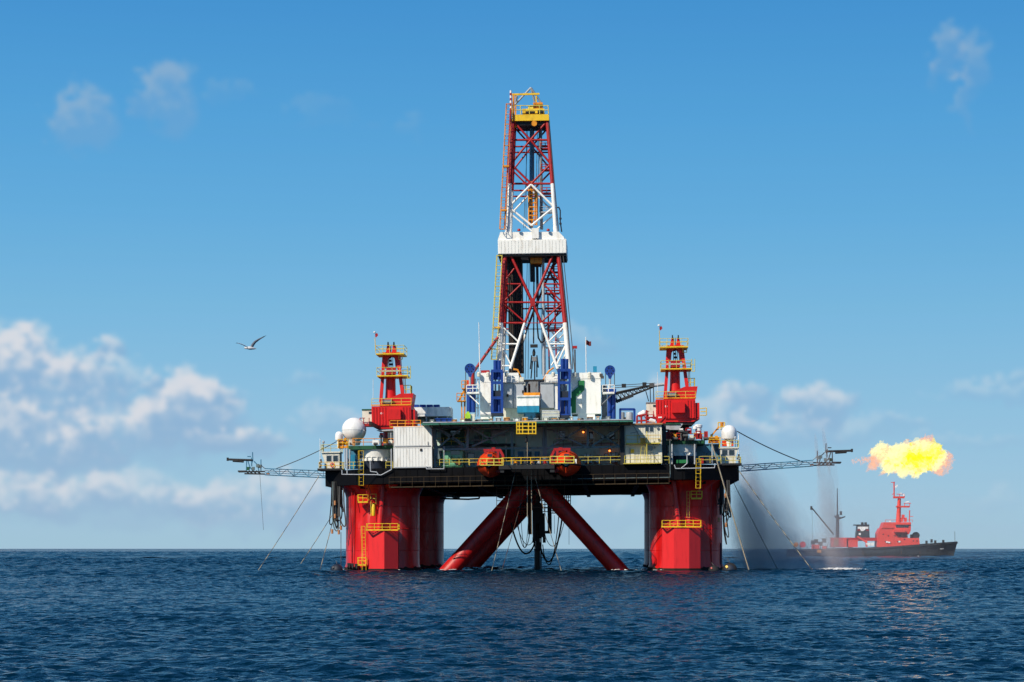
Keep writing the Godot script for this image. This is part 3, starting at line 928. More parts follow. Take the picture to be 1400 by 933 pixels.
func cabin(label: String, x0: float, x1: float, y0: float, y1: float, z: float, lean: float, wins: Array, mirror: bool, ring: bool) -> void:
	var t := thing("winch_control_cabin", label, "cabin", spot((x0 + x1) / 2, y1, z))
	var m := 1.0 if not mirror else -1.0
	var xa := x0 if not mirror else x1
	var xb := x1 if not mirror else x0
	# side wall leans outward over the sea
	plate(t, "walls", [[xa + lean * m, y1], [xb, y1], [xb, y0], [xa, y0], [xa, y0 + 2], [xa + lean * m, y0 + 12]], z, 3.4, M.cream)
	pbox(t, "roof", x0 - 1, y0 - 1.2, x1 + 1, y0 + 0.4, z + 0.25, 3.9, M.cream)
	for w in wins:
		var win := node(t, "window", spot((w[0] + w[1]) / 2.0, w[3], z))
		pbox(win, "frame", w[0] - 0.9, w[2] - 0.9, w[1] + 0.9, w[3] + 0.9, z + 0.06, 0.1, M.grey_panel)
		pbox(win, "pane", w[0], w[2], w[1], w[3], z + 0.09, 0.1, M.glass)
	var a := spot(x0 - 1, y0 - 1.5, z + 0.2)
	var b := spot(x1 + 1, y0 - 1.5, z + 0.2)
	railing(t, [a + Vector3(0, 0, -3.4), a, b, b + Vector3(0, 0, -3.4)], M.pale_yellow, 1.15, 1.4)
	var fl := spot((x0 + x1) / 2, y1 + 1.5, z)
	boxc(t, "floor", fl + Vector3(0, 0, -0.9), Vector3(per(x1 - x0 + 9, z), 0.35, 5.2), M.dark)
	var c := spot(x0 - 4, y1 + 0.6, z + 1.4)
	var d := spot(x1 + 4, y1 + 0.6, z + 1.4)
	railing(t, [c + Vector3(0, 0, -3), c, d, d + Vector3(0, 0, -3)], M.yellow if not mirror else M.pale_yellow, 1.2, 1.5)
	if ring:
		var tor := TorusMesh.new()
		tor.inner_radius = 0.24
		tor.outer_radius = 0.4
		tor.rings = 20
		tor.ring_segments = 8
		piece(t, "life_ring", tor, M.orange, Transform3D(Basis(Vector3(1, 0, 0), PI / 2), spot((x0 + x1) / 2 + 2, y1 - 5, z + 0.2)))
	# mast with lamp
	var mx := x0 - 2.5 if not mirror else x1 + 1
	tube(t, "whip_mast", spot(mx, y1, z), spot(mx, y0 - 19, z), 0.06, M.clean_white)
	lathe(t, "searchlight", [Vector2(0.0, -0.2), Vector2(0.2, -0.18), Vector2(0.24, 0.1), Vector2(0.12, 0.28), Vector2(0.0, 0.3)], spot(mx + 4.5 * m, y0 - 14, z), M.grey_panel, 12)
	tube(t, "lamp_post", spot(mx + 4.5 * m, y0, z), spot(mx + 4.5 * m, y0 - 13, z), 0.05, M.dark)
	for k in 5: boxc(t, "floodlight", spot(mx + rng.randf_range(-1.5, 1.5), y1 - 2 - k * 2.4, z + 0.8), Vector3(0.3, 0.3, 0.3), M.cable)
func containers() -> void:
	for i in 2:
		var y0 := [583.5, 612.0][i] as float
		var y1 := [611.0, 640.0][i] as float
		var t := thing("shipping_container", ["white ribbed container lying on top of another at the deck edge", "lower white ribbed container with a small square vent, under its twin"][i], "container", spot(564, y1, 0.2), "white containers stacked at the deck edge")
		pbox(t, "shell", 538, y0, 590.5, y1, 0.2, 5.0, M.white)
		siding(t, 539, y0 + 1.4, 589.5, y1 - 1.4, 0.2, M.white, 0.53)
		pbox(t, "top_rail", 538, y0, 590.5, y0 + 1.2, 0.32, 0.2, M.white)
		pbox(t, "bottom_rail", 538, y1 - 1.2, 590.5, y1, 0.32, 0.2, M.grey_panel)
		for x in [538.0, 589.3]: pbox(t, "corner_post", x, y0, x + 1.2, y1, 0.34, 0.2, M.white)
		if i == 1: pbox(t, "vent", 574, 613.8, 577, 617, 0.42, 0.2, M.dark)
		else: tube(t, "lock_bar", spot(585, 604, 0.45), spot(585, 609, 0.45), 0.04, M.dark)
func corner_deck(left: bool) -> void:
	# green mezzanine over each corner, its rail, the crane's pedestal and the dark bay below
	var t: Node3D
	var x0 := 476.0 if left else 908.0
	var x1 := 541.0 if left else 964.0
	var y := 609.5 if left else 602.5
	t = thing("mezzanine_platform", "green edged mezzanine around the white crane pedestal beside the big round radome" if left else "green edged mezzanine around the white crane pedestal beside the two storey white house", "deck", spot((x0 + x1) / 2, y + 32, -9))
	pbox(t, "deck_plate", x0, y, x1, y + 5.0, -5.4, 13.2, M.green)
	railing(t, [spot(x0 + 6, y, -5.5) + Vector3(0, 0, -3), spot(x0 + 6, y, -5.5), spot(x1, y, -5.5)], M.amber if left else M.yellow, 1.2, 1.7, 0.06)
	# pedestal
	var cx := 513.5 if left else 932.5
	var py := y + 4.5
	var c := spot(cx, py + 17, -8.2)
	var k := per(1.0, -8.2)
	lathe(t, "pedestal_cone", [Vector2(17.0 * k, 0.0), Vector2(17.3 * k, 5.0 * k), Vector2(18.6 * k, 5.2 * k), Vector2(20.5 * k, 16.8 * k), Vector2(0.0, 16.9 * k)], c, M.white, 16, Basis(Vector3(0, 1, 0), 0.2))
	for a in 8:
		var an := PI * (a + 0.5) / 8
		boxc(t, "stiffener", c + Vector3(cos(an) * 18.0 * k, 2.4 * k, sin(an) * 18.0 * k), Vector3(0.14, 5.0 * k, 0.5), M.white, Basis(Vector3(0, 1, 0), PI / 2 - an))
	tube(t, "pedestal_shaft", c + Vector3(0, -11 * k, 0), c, 16.0 * k, M.navy)
	# bay walls
	var by := y + 5.0
	pbox(t, "bay_wall", x0 - 2 if left else 945, by, 500 if left else 985, by + 27, -13, 1.0, M.boom_blue)
	pbox(t, "bay_wall", 500 if left else 905, by, 541 if left else 945, by + 27, -15, 1.0, M.grey)
	var posts := [[474, 0], [535, 0], [478, -1]] if left else [[910, -1], [919, 0], [974, 0], [950, -2]]
	for q in posts: tube(t, "post", spot(q[0], by, q[1] - 1.9), spot(q[0], by + 27.5, q[1] - 1.9), 0.14, M.grey_panel)
	if left:
		pbox(t, "tool_locker", 477.5, 622, 486, 641, -4, 2.0, M.teal)
		pbox(t, "tool_locker", 487, 628, 493, 641, -4.5, 2.0, M.boom_blue)
	else:
		pbox(t, "tool_locker", 925, 629, 941, 633.5, -1.2, 1.2, M.sign_green)
		pbox(t, "tool_locker", 959, 626, 973, 634, -6, 2.0, M.navy)
		pbox(t, "tool_locker", 957, 627, 962, 634, -5, 1.0, M.dull_red)
	# hull edge rail
	if left: railing(t, [spot(469, 642, -1.4), spot(497, 641.5, -1.4)], M.pale_yellow, 1.2, 1.6)
	else: railing(t, [spot(956, 634, -1.4), spot(986, 633.5, -1.4)], M.pale_yellow, 1.2, 1.6)
	railing(t, [spot(527.5 if left else 904, 641.5 if left else 634, -1.0), spot(537 if left else 915, 641.5 if left else 634, -1.0)], M.pale_yellow, 1.2, 1.2)
func deck_gear() -> void:
	# left corner
	radome("large_radome", "big white spherical radome beside the red crane house", 484, 588, 16.7, -10, 0.0, 609)
	radome("capsule_radome", "small white capsule radome standing beside the big spherical radome", 463.5, 595.5, 5.4, -9, 6.5, 614)
	cabin("white control cabin under the small capsule radome with an orange life ring", 440, 464, 619, 641, -8.5, 3.5, [[446.5, 452.5, 623.5, 631], [455.5, 461.5, 623.5, 631]], false, true)
	winch("amber winch machine between the capsule radome and the green mezzanine", 462, 476, 599, 613, -7.5)
	# right corner
	cabin("white control cabin under the large domed radome, above the spray", 985.5, 1009, 613, 634, -8.5, 3.0, [[987.5, 994.5, 615.5, 622.5], [997, 1004, 615.5, 622.5]], true, false)
	radome("domed_radome", "white dome topped radome on the roof of the right control cabin", 997, 592, 10.6, -10, 8.5, 611)
	pbox(thing("orange_locker", "orange lifejacket box behind the rail under the domed radome", "box", spot(992, 611, -9.5)), "box", 988, 602.5, 1003, 610, -9.5, 2.0, M.orange)
	winch("amber winch machine with a raised arm beside the domed radome", 969, 985, 596, 606, -11.0)
	var t := thing("davit_crane", "small yellow davit crane with a basket leaning beside the domed radome", "davit", spot(971, 600, -12.5))
	bar(t, "arm", spot(972, 597, -12.5), spot(983, 584, -12.5), 0.28, M.amber)
	bar(t, "post", spot(973, 604, -12.5), spot(973, 594, -12.5), 0.4, M.yellow)
	bars(t, "basket", [[spot(982, 578, -12.5), spot(991, 578, -12.5)], [spot(982, 584, -12.5), spot(991, 584, -12.5)], [spot(982, 578, -12.5), spot(982, 588, -12.5)], [spot(986, 578, -12.5), spot(986, 588, -12.5)], [spot(991, 578, -12.5), spot(991, 588, -12.5)]], 0.09, M.yellow)
	pbox(t, "counterweight", 985, 577.5, 989.5, 583, -12.4, 0.6, M.amber)
	# clutter on the mezzanines
	rng.seed = 71
	var reds := [[909, 915, 588, 601, "tall red skid beside the dark gantry post on the right mezzanine"], [925, 933, 593, 601.5, "broad low red skid behind the rail of the right mezzanine"], [938, 945, 586, 594, "red skid raised under the crane beside the dark pump"], [952, 958, 590, 601, "red skid under the white mushroom ventilator"], [915, 919, 592, 601, "narrow red skid between the tall skid and the amber pump"]]
	for q in reds:
		var u := thing("red_skid", q[4], "machinery", spot(q[0], q[3], -5), "red skids on the right mezzanine")
		pbox(u, "tank", q[0], q[2] + 2.5, q[1], q[3] - 1, -5, 1.0, M.dull_red)
		bars(u, "frame", [[spot(q[0], q[3], -4.5), spot(q[0], q[2], -4.5)], [spot(q[1], q[3], -4.5), spot(q[1], q[2], -4.5)], [spot(q[0], q[2], -4.5), spot(q[1], q[2], -4.5)], [spot(q[0], q[3] - 1, -4.5), spot(q[1], q[3] - 1, -4.5)]], 0.1, M.dull_red)
	t = thing("ventilator", "white mushroom ventilator with a side lobe on the right mezzanine", "ventilator", spot(953, 602, -7))
	lathe(t, "drum", [Vector2(0.55, -1.0), Vector2(0.55, 0.5), Vector2(0.7, 0.55), Vector2(0.7, 0.95), Vector2(0.55, 1.05), Vector2(0.0, 1.1)], spot(955, 589, -7), M.clean_white, 22)
	lathe(t, "side_lobe", [Vector2(0.0, -0.3), Vector2(0.38, -0.25), Vector2(0.38, 0.25), Vector2(0.0, 0.3)], spot(950.5, 585, -6.6), M.clean_white, 18)
	bars(t, "stand", [[spot(949, 603, -6.8), spot(950, 592, -6.8)], [spot(960, 603, -6.8), spot(959, 592, -6.8)], [spot(949, 597, -6.8), spot(960, 597, -6.8)]], 0.12, M.dull_red)
	for q in [[929, 934, 586, 591, "white"], [934, 941, 589, 597, "dark"], [921, 925, 594, 601, "amber"], [943, 948, 595, 602, "cream"], [963, 968, 590, 601, "dull_red"]]:
		var u := thing("deck_pump", "small %s pump unit on the right green mezzanine" % {"white": "white", "dark": "dark", "amber": "amber", "cream": "cream", "dull_red": "dull red"}[q[4]], "machinery", spot(q[0], 602.5, -4))
		pbox(u, "casing", q[0], q[2], q[1], q[3], -4, 0.9, M[q[4]])
		lathe(u, "motor", [Vector2(0.0, -0.5), Vector2(0.25, -0.45), Vector2(0.25, 0.45), Vector2(0.0, 0.5)], spot((q[0] + q[1]) / 2.0, q[3] - 1, -3.4), M.cable, 12, Basis(Vector3(0, 0, 1), PI / 2))
		tube(u, "stand", spot((q[0] + q[1]) / 2.0, 602.5, -4.3), spot((q[0] + q[1]) / 2.0, q[3] - 0.5, -4.3), 0.18, M.cable)
	for q in [[509, 518, 602, 608, "white"], [524, 530, 601, 609, "amber"], [519, 523, 592, 598, "dull_red"], [531, 536, 602, 609, "cream"]]:
		var u := thing("deck_pump", "small %s pump unit on the left green mezzanine" % {"white": "white", "amber": "amber", "cream": "cream", "dull_red": "dull red"}[q[4]], "machinery", spot(q[0], 609.5, -4))
		pbox(u, "casing", q[0], q[2], q[1], q[3], -4, 0.9, M[q[4]])
		lathe(u, "motor", [Vector2(0.0, -0.4), Vector2(0.22, -0.35), Vector2(0.22, 0.35), Vector2(0.0, 0.4)], spot((q[0] + q[1]) / 2.0, q[3] - 1, -3.4), M.cable, 12, Basis(Vector3(0, 0, 1), PI / 2))
		tube(u, "stand", spot((q[0] + q[1]) / 2.0, 609.5, -4.3), spot((q[0] + q[1]) / 2.0, q[3] - 0.5, -4.3), 0.16, M.cable)
	# canopy behind the left mezzanine
	t = thing("canopy", "grey canopy on a post beside the white containers", "canopy", spot(535, 609, -6))
	plate(t, "roof", [[514, 588.5], [538, 587], [538, 589], [518, 590]], -6, 3.0, M.grey_panel)
	tube(t, "post", spot(534.5, 609, -6.4), spot(534.5, 589, -6.4), 0.1, M.grey_panel)
	pbox(t, "screen", 530, 590, 538, 600, -7.5, 0.2, M.cream)
	t = thing("canopy", "green canopy below the red crane house beside the two storey white house", "canopy", spot(925, 602, -7))
	plate(t, "roof", [[904, 579.5], [934, 579.5], [928, 588], [909, 588]], -7, 4.0, M.grey_panel)
	plate(t, "edge", [[904, 578.8], [930, 578.8], [930, 580.6], [904, 580.6]], -6.8, 0.3, M.green)
	tube(t, "post", spot(910, 602, -7.4), spot(910, 587, -7.4), 0.1, M.dark)
	# yellow rails on the container roof
	t = thing("roof_walkway", "yellow railed walkway behind the container roofs under the left crane", "walkway", spot(555, 583, -2))
	boxc(t, "grating", spot(556, 584, -2.2), Vector3(per(46, -2), 0.2, 1.4), M.amber)
	railing(t, [spot(533, 583.5, -1.6), spot(575, 583, -1.6)], M.amber, 1.0, 1.3, 0.07)
func winch(label: String, x0: float, x1: float, y0: float, y1: float, z: float) -> void:
	var t := thing("anchor_winch", label, "winch", spot((x0 + x1) / 2, y1, z))
	var w := x1 - x0
	var h := y1 - y0
	pbox(t, "base", x0, y1 - h * 0.2, x1, y1, z, 1.6, M.amber)
	for f in [0.05, 0.4, 0.8]: pbox(t, "side_plate", x0 + w * f, y0 + h * 0.25, x0 + w * (f + 0.12), y1, z + 0.1, 1.4, M.amber)
	var c := spot(x0 + w * 0.5, y0 + h * 0.55, z - 0.5)
	lathe(t, "drum", [Vector2(0.0, -w * 0.05), Vector2(0.5, -w * 0.05), Vector2(0.5, -w * 0.04), Vector2(0.3, -w * 0.04), Vector2(0.3, w * 0.04), Vector2(0.5, w * 0.04), Vector2(0.5, w * 0.05), Vector2(0.0, w * 0.05)], c, M.yellow, 20, Basis(Vector3(0, 0, 1), PI / 2))
	pbox(t, "motor", x0 + w * 0.55, y0, x0 + w * 0.8, y0 + h * 0.4, z, 0.8, M.amber)
	pbox(t, "gearbox", x0 + w * 0.2, y0 + h * 0.15, x0 + w * 0.42, y0 + h * 0.5, z + 0.05, 0.8, M.tan)
	bars(t, "guard_rail", [[spot(x0, y0 + 2, z + 0.3), spot(x1, y0 + 2, z + 0.3)], [spot(x0, y0 + h * 0.5, z + 0.3), spot(x1, y0 + h * 0.5, z + 0.3)], [spot(x0, y1, z + 0.3), spot(x0, y0 + 2, z + 0.3)], [spot(x1, y1, z + 0.3), spot(x1, y0 + 2, z + 0.3)]], 0.06, M.yellow)

# ---------------------------------------------------------------- the shaded bay under the helideck
func centre_bay() -> void:
	# wide deck above
	var t := thing("upper_platform", "broad green upper deck with outrigged safety frames over the shaded bay", "deck", spot(727, 578, -12))
	pbox(t, "deck_plate", 576, 576.4, 866, 579.0, 4.5, 40.0, M.deck_green)
	pbox(t, "edge_strip", 578, 575.3, 864, 576.6, 4.6, 1.2, M.grey_panel)
	for i in 21:
		var x := 588.0 + i * 13.6
		var y := 577.6 - (x - 727) * HEEL
		bar(t, "net_arm", spot(x, y + 1.2, 4.3), spot(x + 1.5, y + 6.2, 2.8), 0.16, M.dark)
	pbox(t, "net_frame", 590, 583, 862, 584.2, 2.9, 0.2, M.dark)
	for x in [-30.0, -20.0, -10.0, 0.0, 10.0, 18.0]:
		boxc(t, "beam", Vector3(spot(727, 580, -9).x + x * 0.9, spot(727, 580.8, -9).y + tilt_y(x), -9), Vector3(0.4, 0.6, 24), M.dark)
	# trusses
	var zt := -1.0
	var st: Material = M.steel
	for q in [[595, 582, 595, 640], [640, 582, 639, 613], [700, 582, 700, 640], [743.5, 582, 743.5, 640], [745.5, 582, 747, 640], [804, 582, 803.5, 612], [852, 582, 851, 640], [591, 585, 600, 628]]:
		bar(t, "post", spot(q[0], q[1], zt), spot(q[2], q[3], zt), 0.42 if q[0] != 591 else 0.5, st)
	for q in [[597, 614, 634, 583], [600, 588, 640, 614], [641, 584, 680, 606], [700, 586, 645, 611], [748, 614, 800, 583], [804, 584, 850, 612], [806, 612, 850, 584], [756, 590, 803, 612], [596, 583, 640, 612]]:
		bar(t, "truss_diagonal", spot(q[0], q[1], zt - 0.4), spot(q[2], q[3], zt - 0.4), 0.3, st)
	bar(t, "truss_chord", spot(597, 615, zt), spot(852, 611, zt), 0.36, st)
	bar(t, "truss_chord", spot(592, 584.5, zt), spot(852, 581, zt), 0.42, st)
	# deck house behind
	var hz := -8.0
	t = thing("deck_house", "shaded pale grey deck house behind the trusses and lifeboats", "building", spot(727, 641, hz))
	pbox(t, "wall", 592, 579, 856, 642, hz, 16.0, M.wall)
	for q in [[765, 772, 590, 600], [805, 811.5, 591, 600], [833, 840, 591, 600], [822, 826, 596, 600], [718, 733, 583, 600], [640, 648, 620, 634], [827, 831, 621, 626], [742, 747, 600, 620]]:
		var w := node(t, "window", spot(q[0], q[3], hz))
		pbox(w, "frame", q[0] - 0.8, q[2] - 0.8, q[1] + 0.8, q[3] + 0.8, hz + 0.06, 0.12, M.grey)
		pbox(w, "pane", q[0], q[2], q[1], q[3], hz + 0.09, 0.12, M.glass)
	pbox(t, "door_surround", 704, 611, 742, 634, hz + 0.5, 0.6, M.cream)
	for q in [[708, 716], [719, 727], [731, 738]]: pbox(t, "door", q[0], 617.5, q[1], 634, hz + 0.6, 0.2, M.boom_blue)
	pbox(t, "stair_tower", 705, 578, 741, 610, hz + 0.4, 0.6, M.wall)
	pbox(t, "cable_tray", 757, 606, 838, 609, hz + 0.9, 0.7, M.grey_panel)
	pbox(t, "balcony", 596, 609.5, 637, 613, hz + 3.6, 3.6, M.grey)
	pbox(t, "balcony", 640, 607, 704, 610, hz + 2.0, 2.0, M.dark)
	for q in [[657, 670, 591, 606], [672, 690, 588, 596], [648, 655, 596, 606], [663, 676, 612, 630], [686, 700, 612, 630], [755, 762, 616, 632]]:
		pbox(t, "equipment_cabinet", q[0], q[2], q[1], q[3], hz + 0.9, 0.9, M[{657: "mint", 672: "grey_panel", 648: "steel", 663: "cream", 686: "green", 755: "grey_panel"}[q[0]]])
	railing(t, [spot(757, 612, hz + 1.4), spot(848, 610, hz + 1.4)], M.rust, 1.1, 1.6, 0.05)
	railing(t, [spot(596, 609, hz + 3.7), spot(638, 608.5, hz + 3.7)], M.pale_yellow, 1.2, 1.5, 0.05)
	for q in [[[644, 586], [698, 585]], [[645, 602], [660, 602], [660, 590]], [[748, 588], [762, 588], [762, 606]], [[776, 603], [802, 602]], [[812, 590], [812, 609]], [[846, 584], [846, 634]], [[748, 622], [756, 622], [756, 634]], [[692, 600], [692, 634]], [[597, 590], [603, 590], [603, 634]], [[820, 612], [820, 634]], [[758, 600], [800, 598]]]:
		var run := []
		for p in q: run.append(spot(p[0], p[1], hz + 1.8))
		hose(t, "bay_pipe", run, 0.13, M.cream if q.size() == 2 else M.grey_panel)
	railing(t, [spot(789, 634.5, -0.4), spot(850, 633.5, -0.4)], M.pale_yellow, 1.15, 1.7)
	railing(t, [spot(642, 637, -0.6), spot(656, 636.8, -0.6)], M.pale_yellow, 1.15, 1.7)
	# life raft canisters in racks
	var grp := "white raft canisters racked in the shaded bay"
	for q in [[800, 809, 624, 0, "white raft canister on top of another beside the right lifeboat"], [800, 809, 631, 0, "white raft canister under another beside the right lifeboat"], [816.5, 816.5, 630, 1, "white drum shaped raft canister seen end on between two racks"], [833, 845, 622, 0, "white raft canister lying just below the lower lit lamp"], [833, 845, 630, 0, "white raft canister lowest in the rack under the lit lamp"]]:
		var z := hz + 2.0
		var u := thing("raft_canister", q[4], "canister", spot(q[0], q[2] + 3.5, z), grp)
		var c := spot((q[0] + q[1]) / 2.0, q[2], z)
		var l := maxf(per(q[1] - q[0], z), 1.3)
		lathe(u, "drum", [Vector2(0.0, -l / 2), Vector2(0.34, -l / 2), Vector2(0.42, -l / 2 + 0.12), Vector2(0.42, -0.03), Vector2(0.45, -0.02), Vector2(0.45, 0.02), Vector2(0.42, 0.03), Vector2(0.42, l / 2 - 0.12), Vector2(0.34, l / 2), Vector2(0.0, l / 2)], c, M.clean_white, 20, Basis(Vector3(0, 0, 1), PI / 2) if q[3] == 0 else Basis(Vector3(1, 0, 0), PI / 2))
		boxc(u, "cradle", c - Vector3(0, 0.42, 0), Vector3(l * 0.9, 0.14, 0.7), M.dull_red)
		if q[3] == 0:
			for s in [-0.25, 0.25]: lathe(u, "strap", [Vector2(0.425, -0.04), Vector2(0.445, 0.0), Vector2(0.425, 0.04)], c + Vector3(l * s, 0, 0), M.dark, 20, Basis(Vector3(0, 0, 1), PI / 2))
	# the two lit lamps
	for q in [[797.5, 591], [833.5, 616.5]]:
		var c := spot(q[0], q[1], hz + 1.0)
		var u := thing("bulkhead_lamp", "lit orange bulkhead lamp on the shaded wall, the upper one" if q[0] < 800 else "lit orange bulkhead lamp on the shaded wall above the raft canisters", "lamp", c)
		var b := lathe(u, "bulb", [Vector2(0.0, -0.2), Vector2(0.15, -0.12), Vector2(0.17, 0.0), Vector2(0.12, 0.14), Vector2(0.0, 0.18)], c, M.lamp, 14)
		lathe(u, "hood", [Vector2(0.3, 0.12), Vector2(0.22, 0.3), Vector2(0.08, 0.36), Vector2(0.0, 0.36)], c, M.dark, 14)
		bar(u, "arm", c + Vector3(0, 0.3, 0), c + Vector3(0, 0.3, -1.0), 0.1, M.dark)
		var l := OmniLight3D.new()
		l.name = "lamp_light"
		l.light_color = Color(1.0, 0.5, 0.2)
		l.light_energy = 0.07
		l.light_size = 0.15
		l.omni_range = 30.0
		l.shadow_enabled = true
		u.add_child(l)
		l.global_position = c + Vector3(0, 0, 0.4)
	# green machine rooms on the left of the bay
	t = thing("green_control_room", "sunlit mint green control room at deck level in the left end of the bay", "cabin", spot(619, 640, -3))
	pbox(t, "walls", 604.5, 616, 633, 638, -1.7, 5.5, M.mint)
	pbox(t, "window", 616, 617, 628.5, 622, -1.6, 0.2, M.glass)
	pbox(t, "door", 607, 620, 613, 637.5, -1.6, 0.2, M.mint)
	tube(t, "reel", spot(626.5, 632.5, -1.2), spot(626.5, 632.5, -1.8), 0.45, M.rust)
	pbox(t, "base", 602, 637.5, 634, 641, -1.4, 5.8, M.green)
	railing(t, [spot(590, 637.5, -1.4), spot(601, 637, -1.4)], M.yellow, 1.0, 1.4)
	railing(t, [spot(601, 636.5, -0.8), spot(641, 636, -0.8)], M.pale_yellow, 1.0, 1.5, 0.05)
	t = thing("green_control_room", "dark green control room standing on the balcony in the left end of the bay", "cabin", spot(619, 609, -6))
	pbox(t, "walls", 604, 588, 634, 609, -5.2, 2.6, M.green)
	pbox(t, "window", 616, 588.5, 629, 593, -5.1, 0.2, M.glass)
	pbox(t, "door", 607, 593, 612.5, 608.8, -5.1, 0.2, M.green)
	# yellow basket at the edge of the upper deck
	t = thing("work_basket", "bright yellow railed work basket hung on the upper deck edge", "basket", spot(719, 594, 5))
	var segs := []
	for x in [706.5, 710, 714.5, 722.5, 728, 732.5]: segs.append([x, 577.0, x, 594.0])
	for y in [577.5, 583.0, 588.0, 593.0]: segs.append([706.5, y, 732.5, y])
	for s in segs: bar(t, "upright" if s[0] == s[2] else "rail", spot(s[0], s[1], 6.2), spot(s[2], s[3], 6.2), 0.17, M.yellow)
	pbox(t, "floor", 706, 592.6, 733, 594.2, 6.1, 1.3, M.yellow)
	for x in [706.5, 732.5]:
		for y in [577.5, 588.0]: bar(t, "side_rail", spot(x, y, 6.1), spot(x, y, 6.1) - Vector3(0, 0, 1.4), 0.12, M.yellow)
	bar(t, "hanger", spot(719.5, 594, 5.4), spot(719.5, 600, 5.4), 0.12, M.dark)
	lathe(t, "hook_block", [Vector2(0.0, -0.5), Vector2(0.25, -0.3), Vector2(0.3, 0.2), Vector2(0.1, 0.5), Vector2(0.0, 0.5)], spot(719.5, 602, 5.4), M.dark, 12)

func lifeboats() -> void:
	for s in 2:
		var cx := [669.5, 774.5][s] as float
		var z := 3.4
		var t := thing("lifeboat", ["orange enclosed lifeboat hanging bow on, left of the yellow gallery", "orange enclosed lifeboat hanging bow on, beside the raft canisters"][s], "lifeboat", spot(cx, 652, z), "orange lifeboats under davits")
		var k := per(1.0, z)
		var half := ([19.5, 20.5][s] as float) * k
		var gy := spot(cx, [637.5, 636.0][s], z).y
		var up := 21.0 * k
		var dn := 15.0 * k
		var hull_rows := []
		var top_rows := []
		var band := []
		var n := 15
		for i in n:
			var u := float(i) / (n - 1)          # 0 bow, 1 stern
			var zz := z + 3.2 - u * 8.4
			var f := pow(clampf(sin(PI * (0.04 + 0.55 * u)), 0.0, 1.0), 0.62) * (1.0 if u < 0.8 else 1.0 - (u - 0.8) * 0.9)
			var w := half * maxf(f, 0.06)
			var hr := []
			for j in 13:
				var a := float(j) / 12.0 * 2.0 - 1.0
				var bluff := clampf(u * 1.6, 0.0, 1.0)
				var y := gy - dn * (0.62 + 0.38 * f) * lerpf(1.0 - absf(a), pow(1.0 - pow(absf(a), 2.0), 0.8), bluff)
				hr.append(Vector3(cx_x(cx, z) + a * w, y, zz))
			hull_rows.append(hr)
			var tr := []
			for j in 13:
				var b := PI * j / 12.0
				tr.append(Vector3(cx_x(cx, z) + cos(b) * w * 0.985, gy + pow(sin(b), 0.95) * up * (0.25 + 0.75 * f) * (1.0 if u < 0.7 else 1.0 - (u - 0.7) * 0.8), zz))
			top_rows.append(tr)
			var br := []
			for q in [[-1.0, -0.1], [-1.03, -0.1], [-1.03, 0.12], [-1.0, 0.12]]: br.append(Vector3(cx_x(cx, z) + q[0] * w, gy + q[1], zz))
			band.append(br)
		var tip_h := []
		var tip_t := []
		for j in 13:
			tip_h.append(Vector3(cx_x(cx, z), gy - dn * 0.3 - 0.0005 * j, z + 3.75))
			tip_t.append(Vector3(cx_x(cx, z), gy + up * 0.1 + 0.0005 * j, z + 3.75))
		hull_rows.push_front(tip_h)
		top_rows.push_front(tip_t)
		piece(t, "hull", skin_mesh(hull_rows), M.orange, Transform3D())
		piece(t, "canopy", skin_mesh(top_rows), M.orange, Transform3D())
		for sd in [-1.0, 1.0]:
			var segs := []
			for i in n:
				var p: Vector3 = hull_rows[i][0 if sd < 0 else 12]
				var q: Vector3 = hull_rows[i + 1][0 if sd < 0 else 12]
				segs.append([p, q])
			bars(t, "fender_strip", segs, 0.13, M.rubber)
		# keel and bow stem
		var stem := []
		for i in 7: stem.append(hull_rows[i][6] + Vector3(0, -0.02, 0.04))
		hose(t, "keel", stem, 0.1, M.orange)
		pbox(t, "bow_hatch", cx - 4, 620, cx + 4, 627, z + 2.6, 0.8, M.orange)
		pbox(t, "window", cx - 3, 621, cx + 3, 625, z + 2.66, 0.8, M.glass)
		pbox(t, "hook_post", cx - 1.0, 613, cx + 1.0, 618, z + 0.4, 0.5, M.dark)
		pbox(t, "number_plate", cx + 8, 628, cx + 14, 634, z + 1.5, 0.2, M.clean_white if s == 1 else M.orange)
		# davit
		var d := thing("davit", ["red trapezoid davit frame holding the left lifeboat", "red trapezoid davit frame holding the right lifeboat"][s], "davit", spot([676, 773][s], 640, z), "red lifeboat davits")
		var zd := z + 0.4
		var o := [0.0, 100.0][s] as float
		var flip: float = 1.0
		var frame := [[661, 616, 685, 616], [663, 617, 668, 628], [684, 616, 688, 624], [688, 624, 687, 641], [681, 617, 679, 646], [687, 641, 680, 646]] if s == 0 else [[757, 615, 780, 614.5], [779, 616, 769, 630], [758, 616, 753.5, 625], [753.5, 625, 755, 640], [762, 616, 762, 645], [755, 640, 761, 646]]
		for q in frame: bar(d, "frame_member", spot(q[0], q[1], zd), spot(q[2], q[3], zd), 0.42, M.dull_red)
		pbox(d, "winch", 672 if s == 0 else 764, 612, 677 if s == 0 else 769, 615, zd - 1.6, 1.0, M.dull_red)
	# gallery between the boats
	var g := thing("lifeboat_gallery", "dark gallery with yellow rails between the two orange lifeboats", "walkway", spot(720, 641, 5))
	pbox(g, "walkway_beam", 682, 635.8, 758, 641.5, 5.4, 3.2, M.dark)
	pbox(g, "knee", 683, 636, 689, 646.5, 5.2, 2.4, M.dark)
	pbox(g, "knee", 752, 636, 758, 646, 5.2, 2.4, M.dark)
	railing(g, [spot(686, 635, 5.5), spot(752, 634, 5.5)], M.yellow, 1.05, 1.7, 0.06)
	var fr := [[656.5, 688, 627, 636.5], [752.5, 785, 624.5, 633.5]]
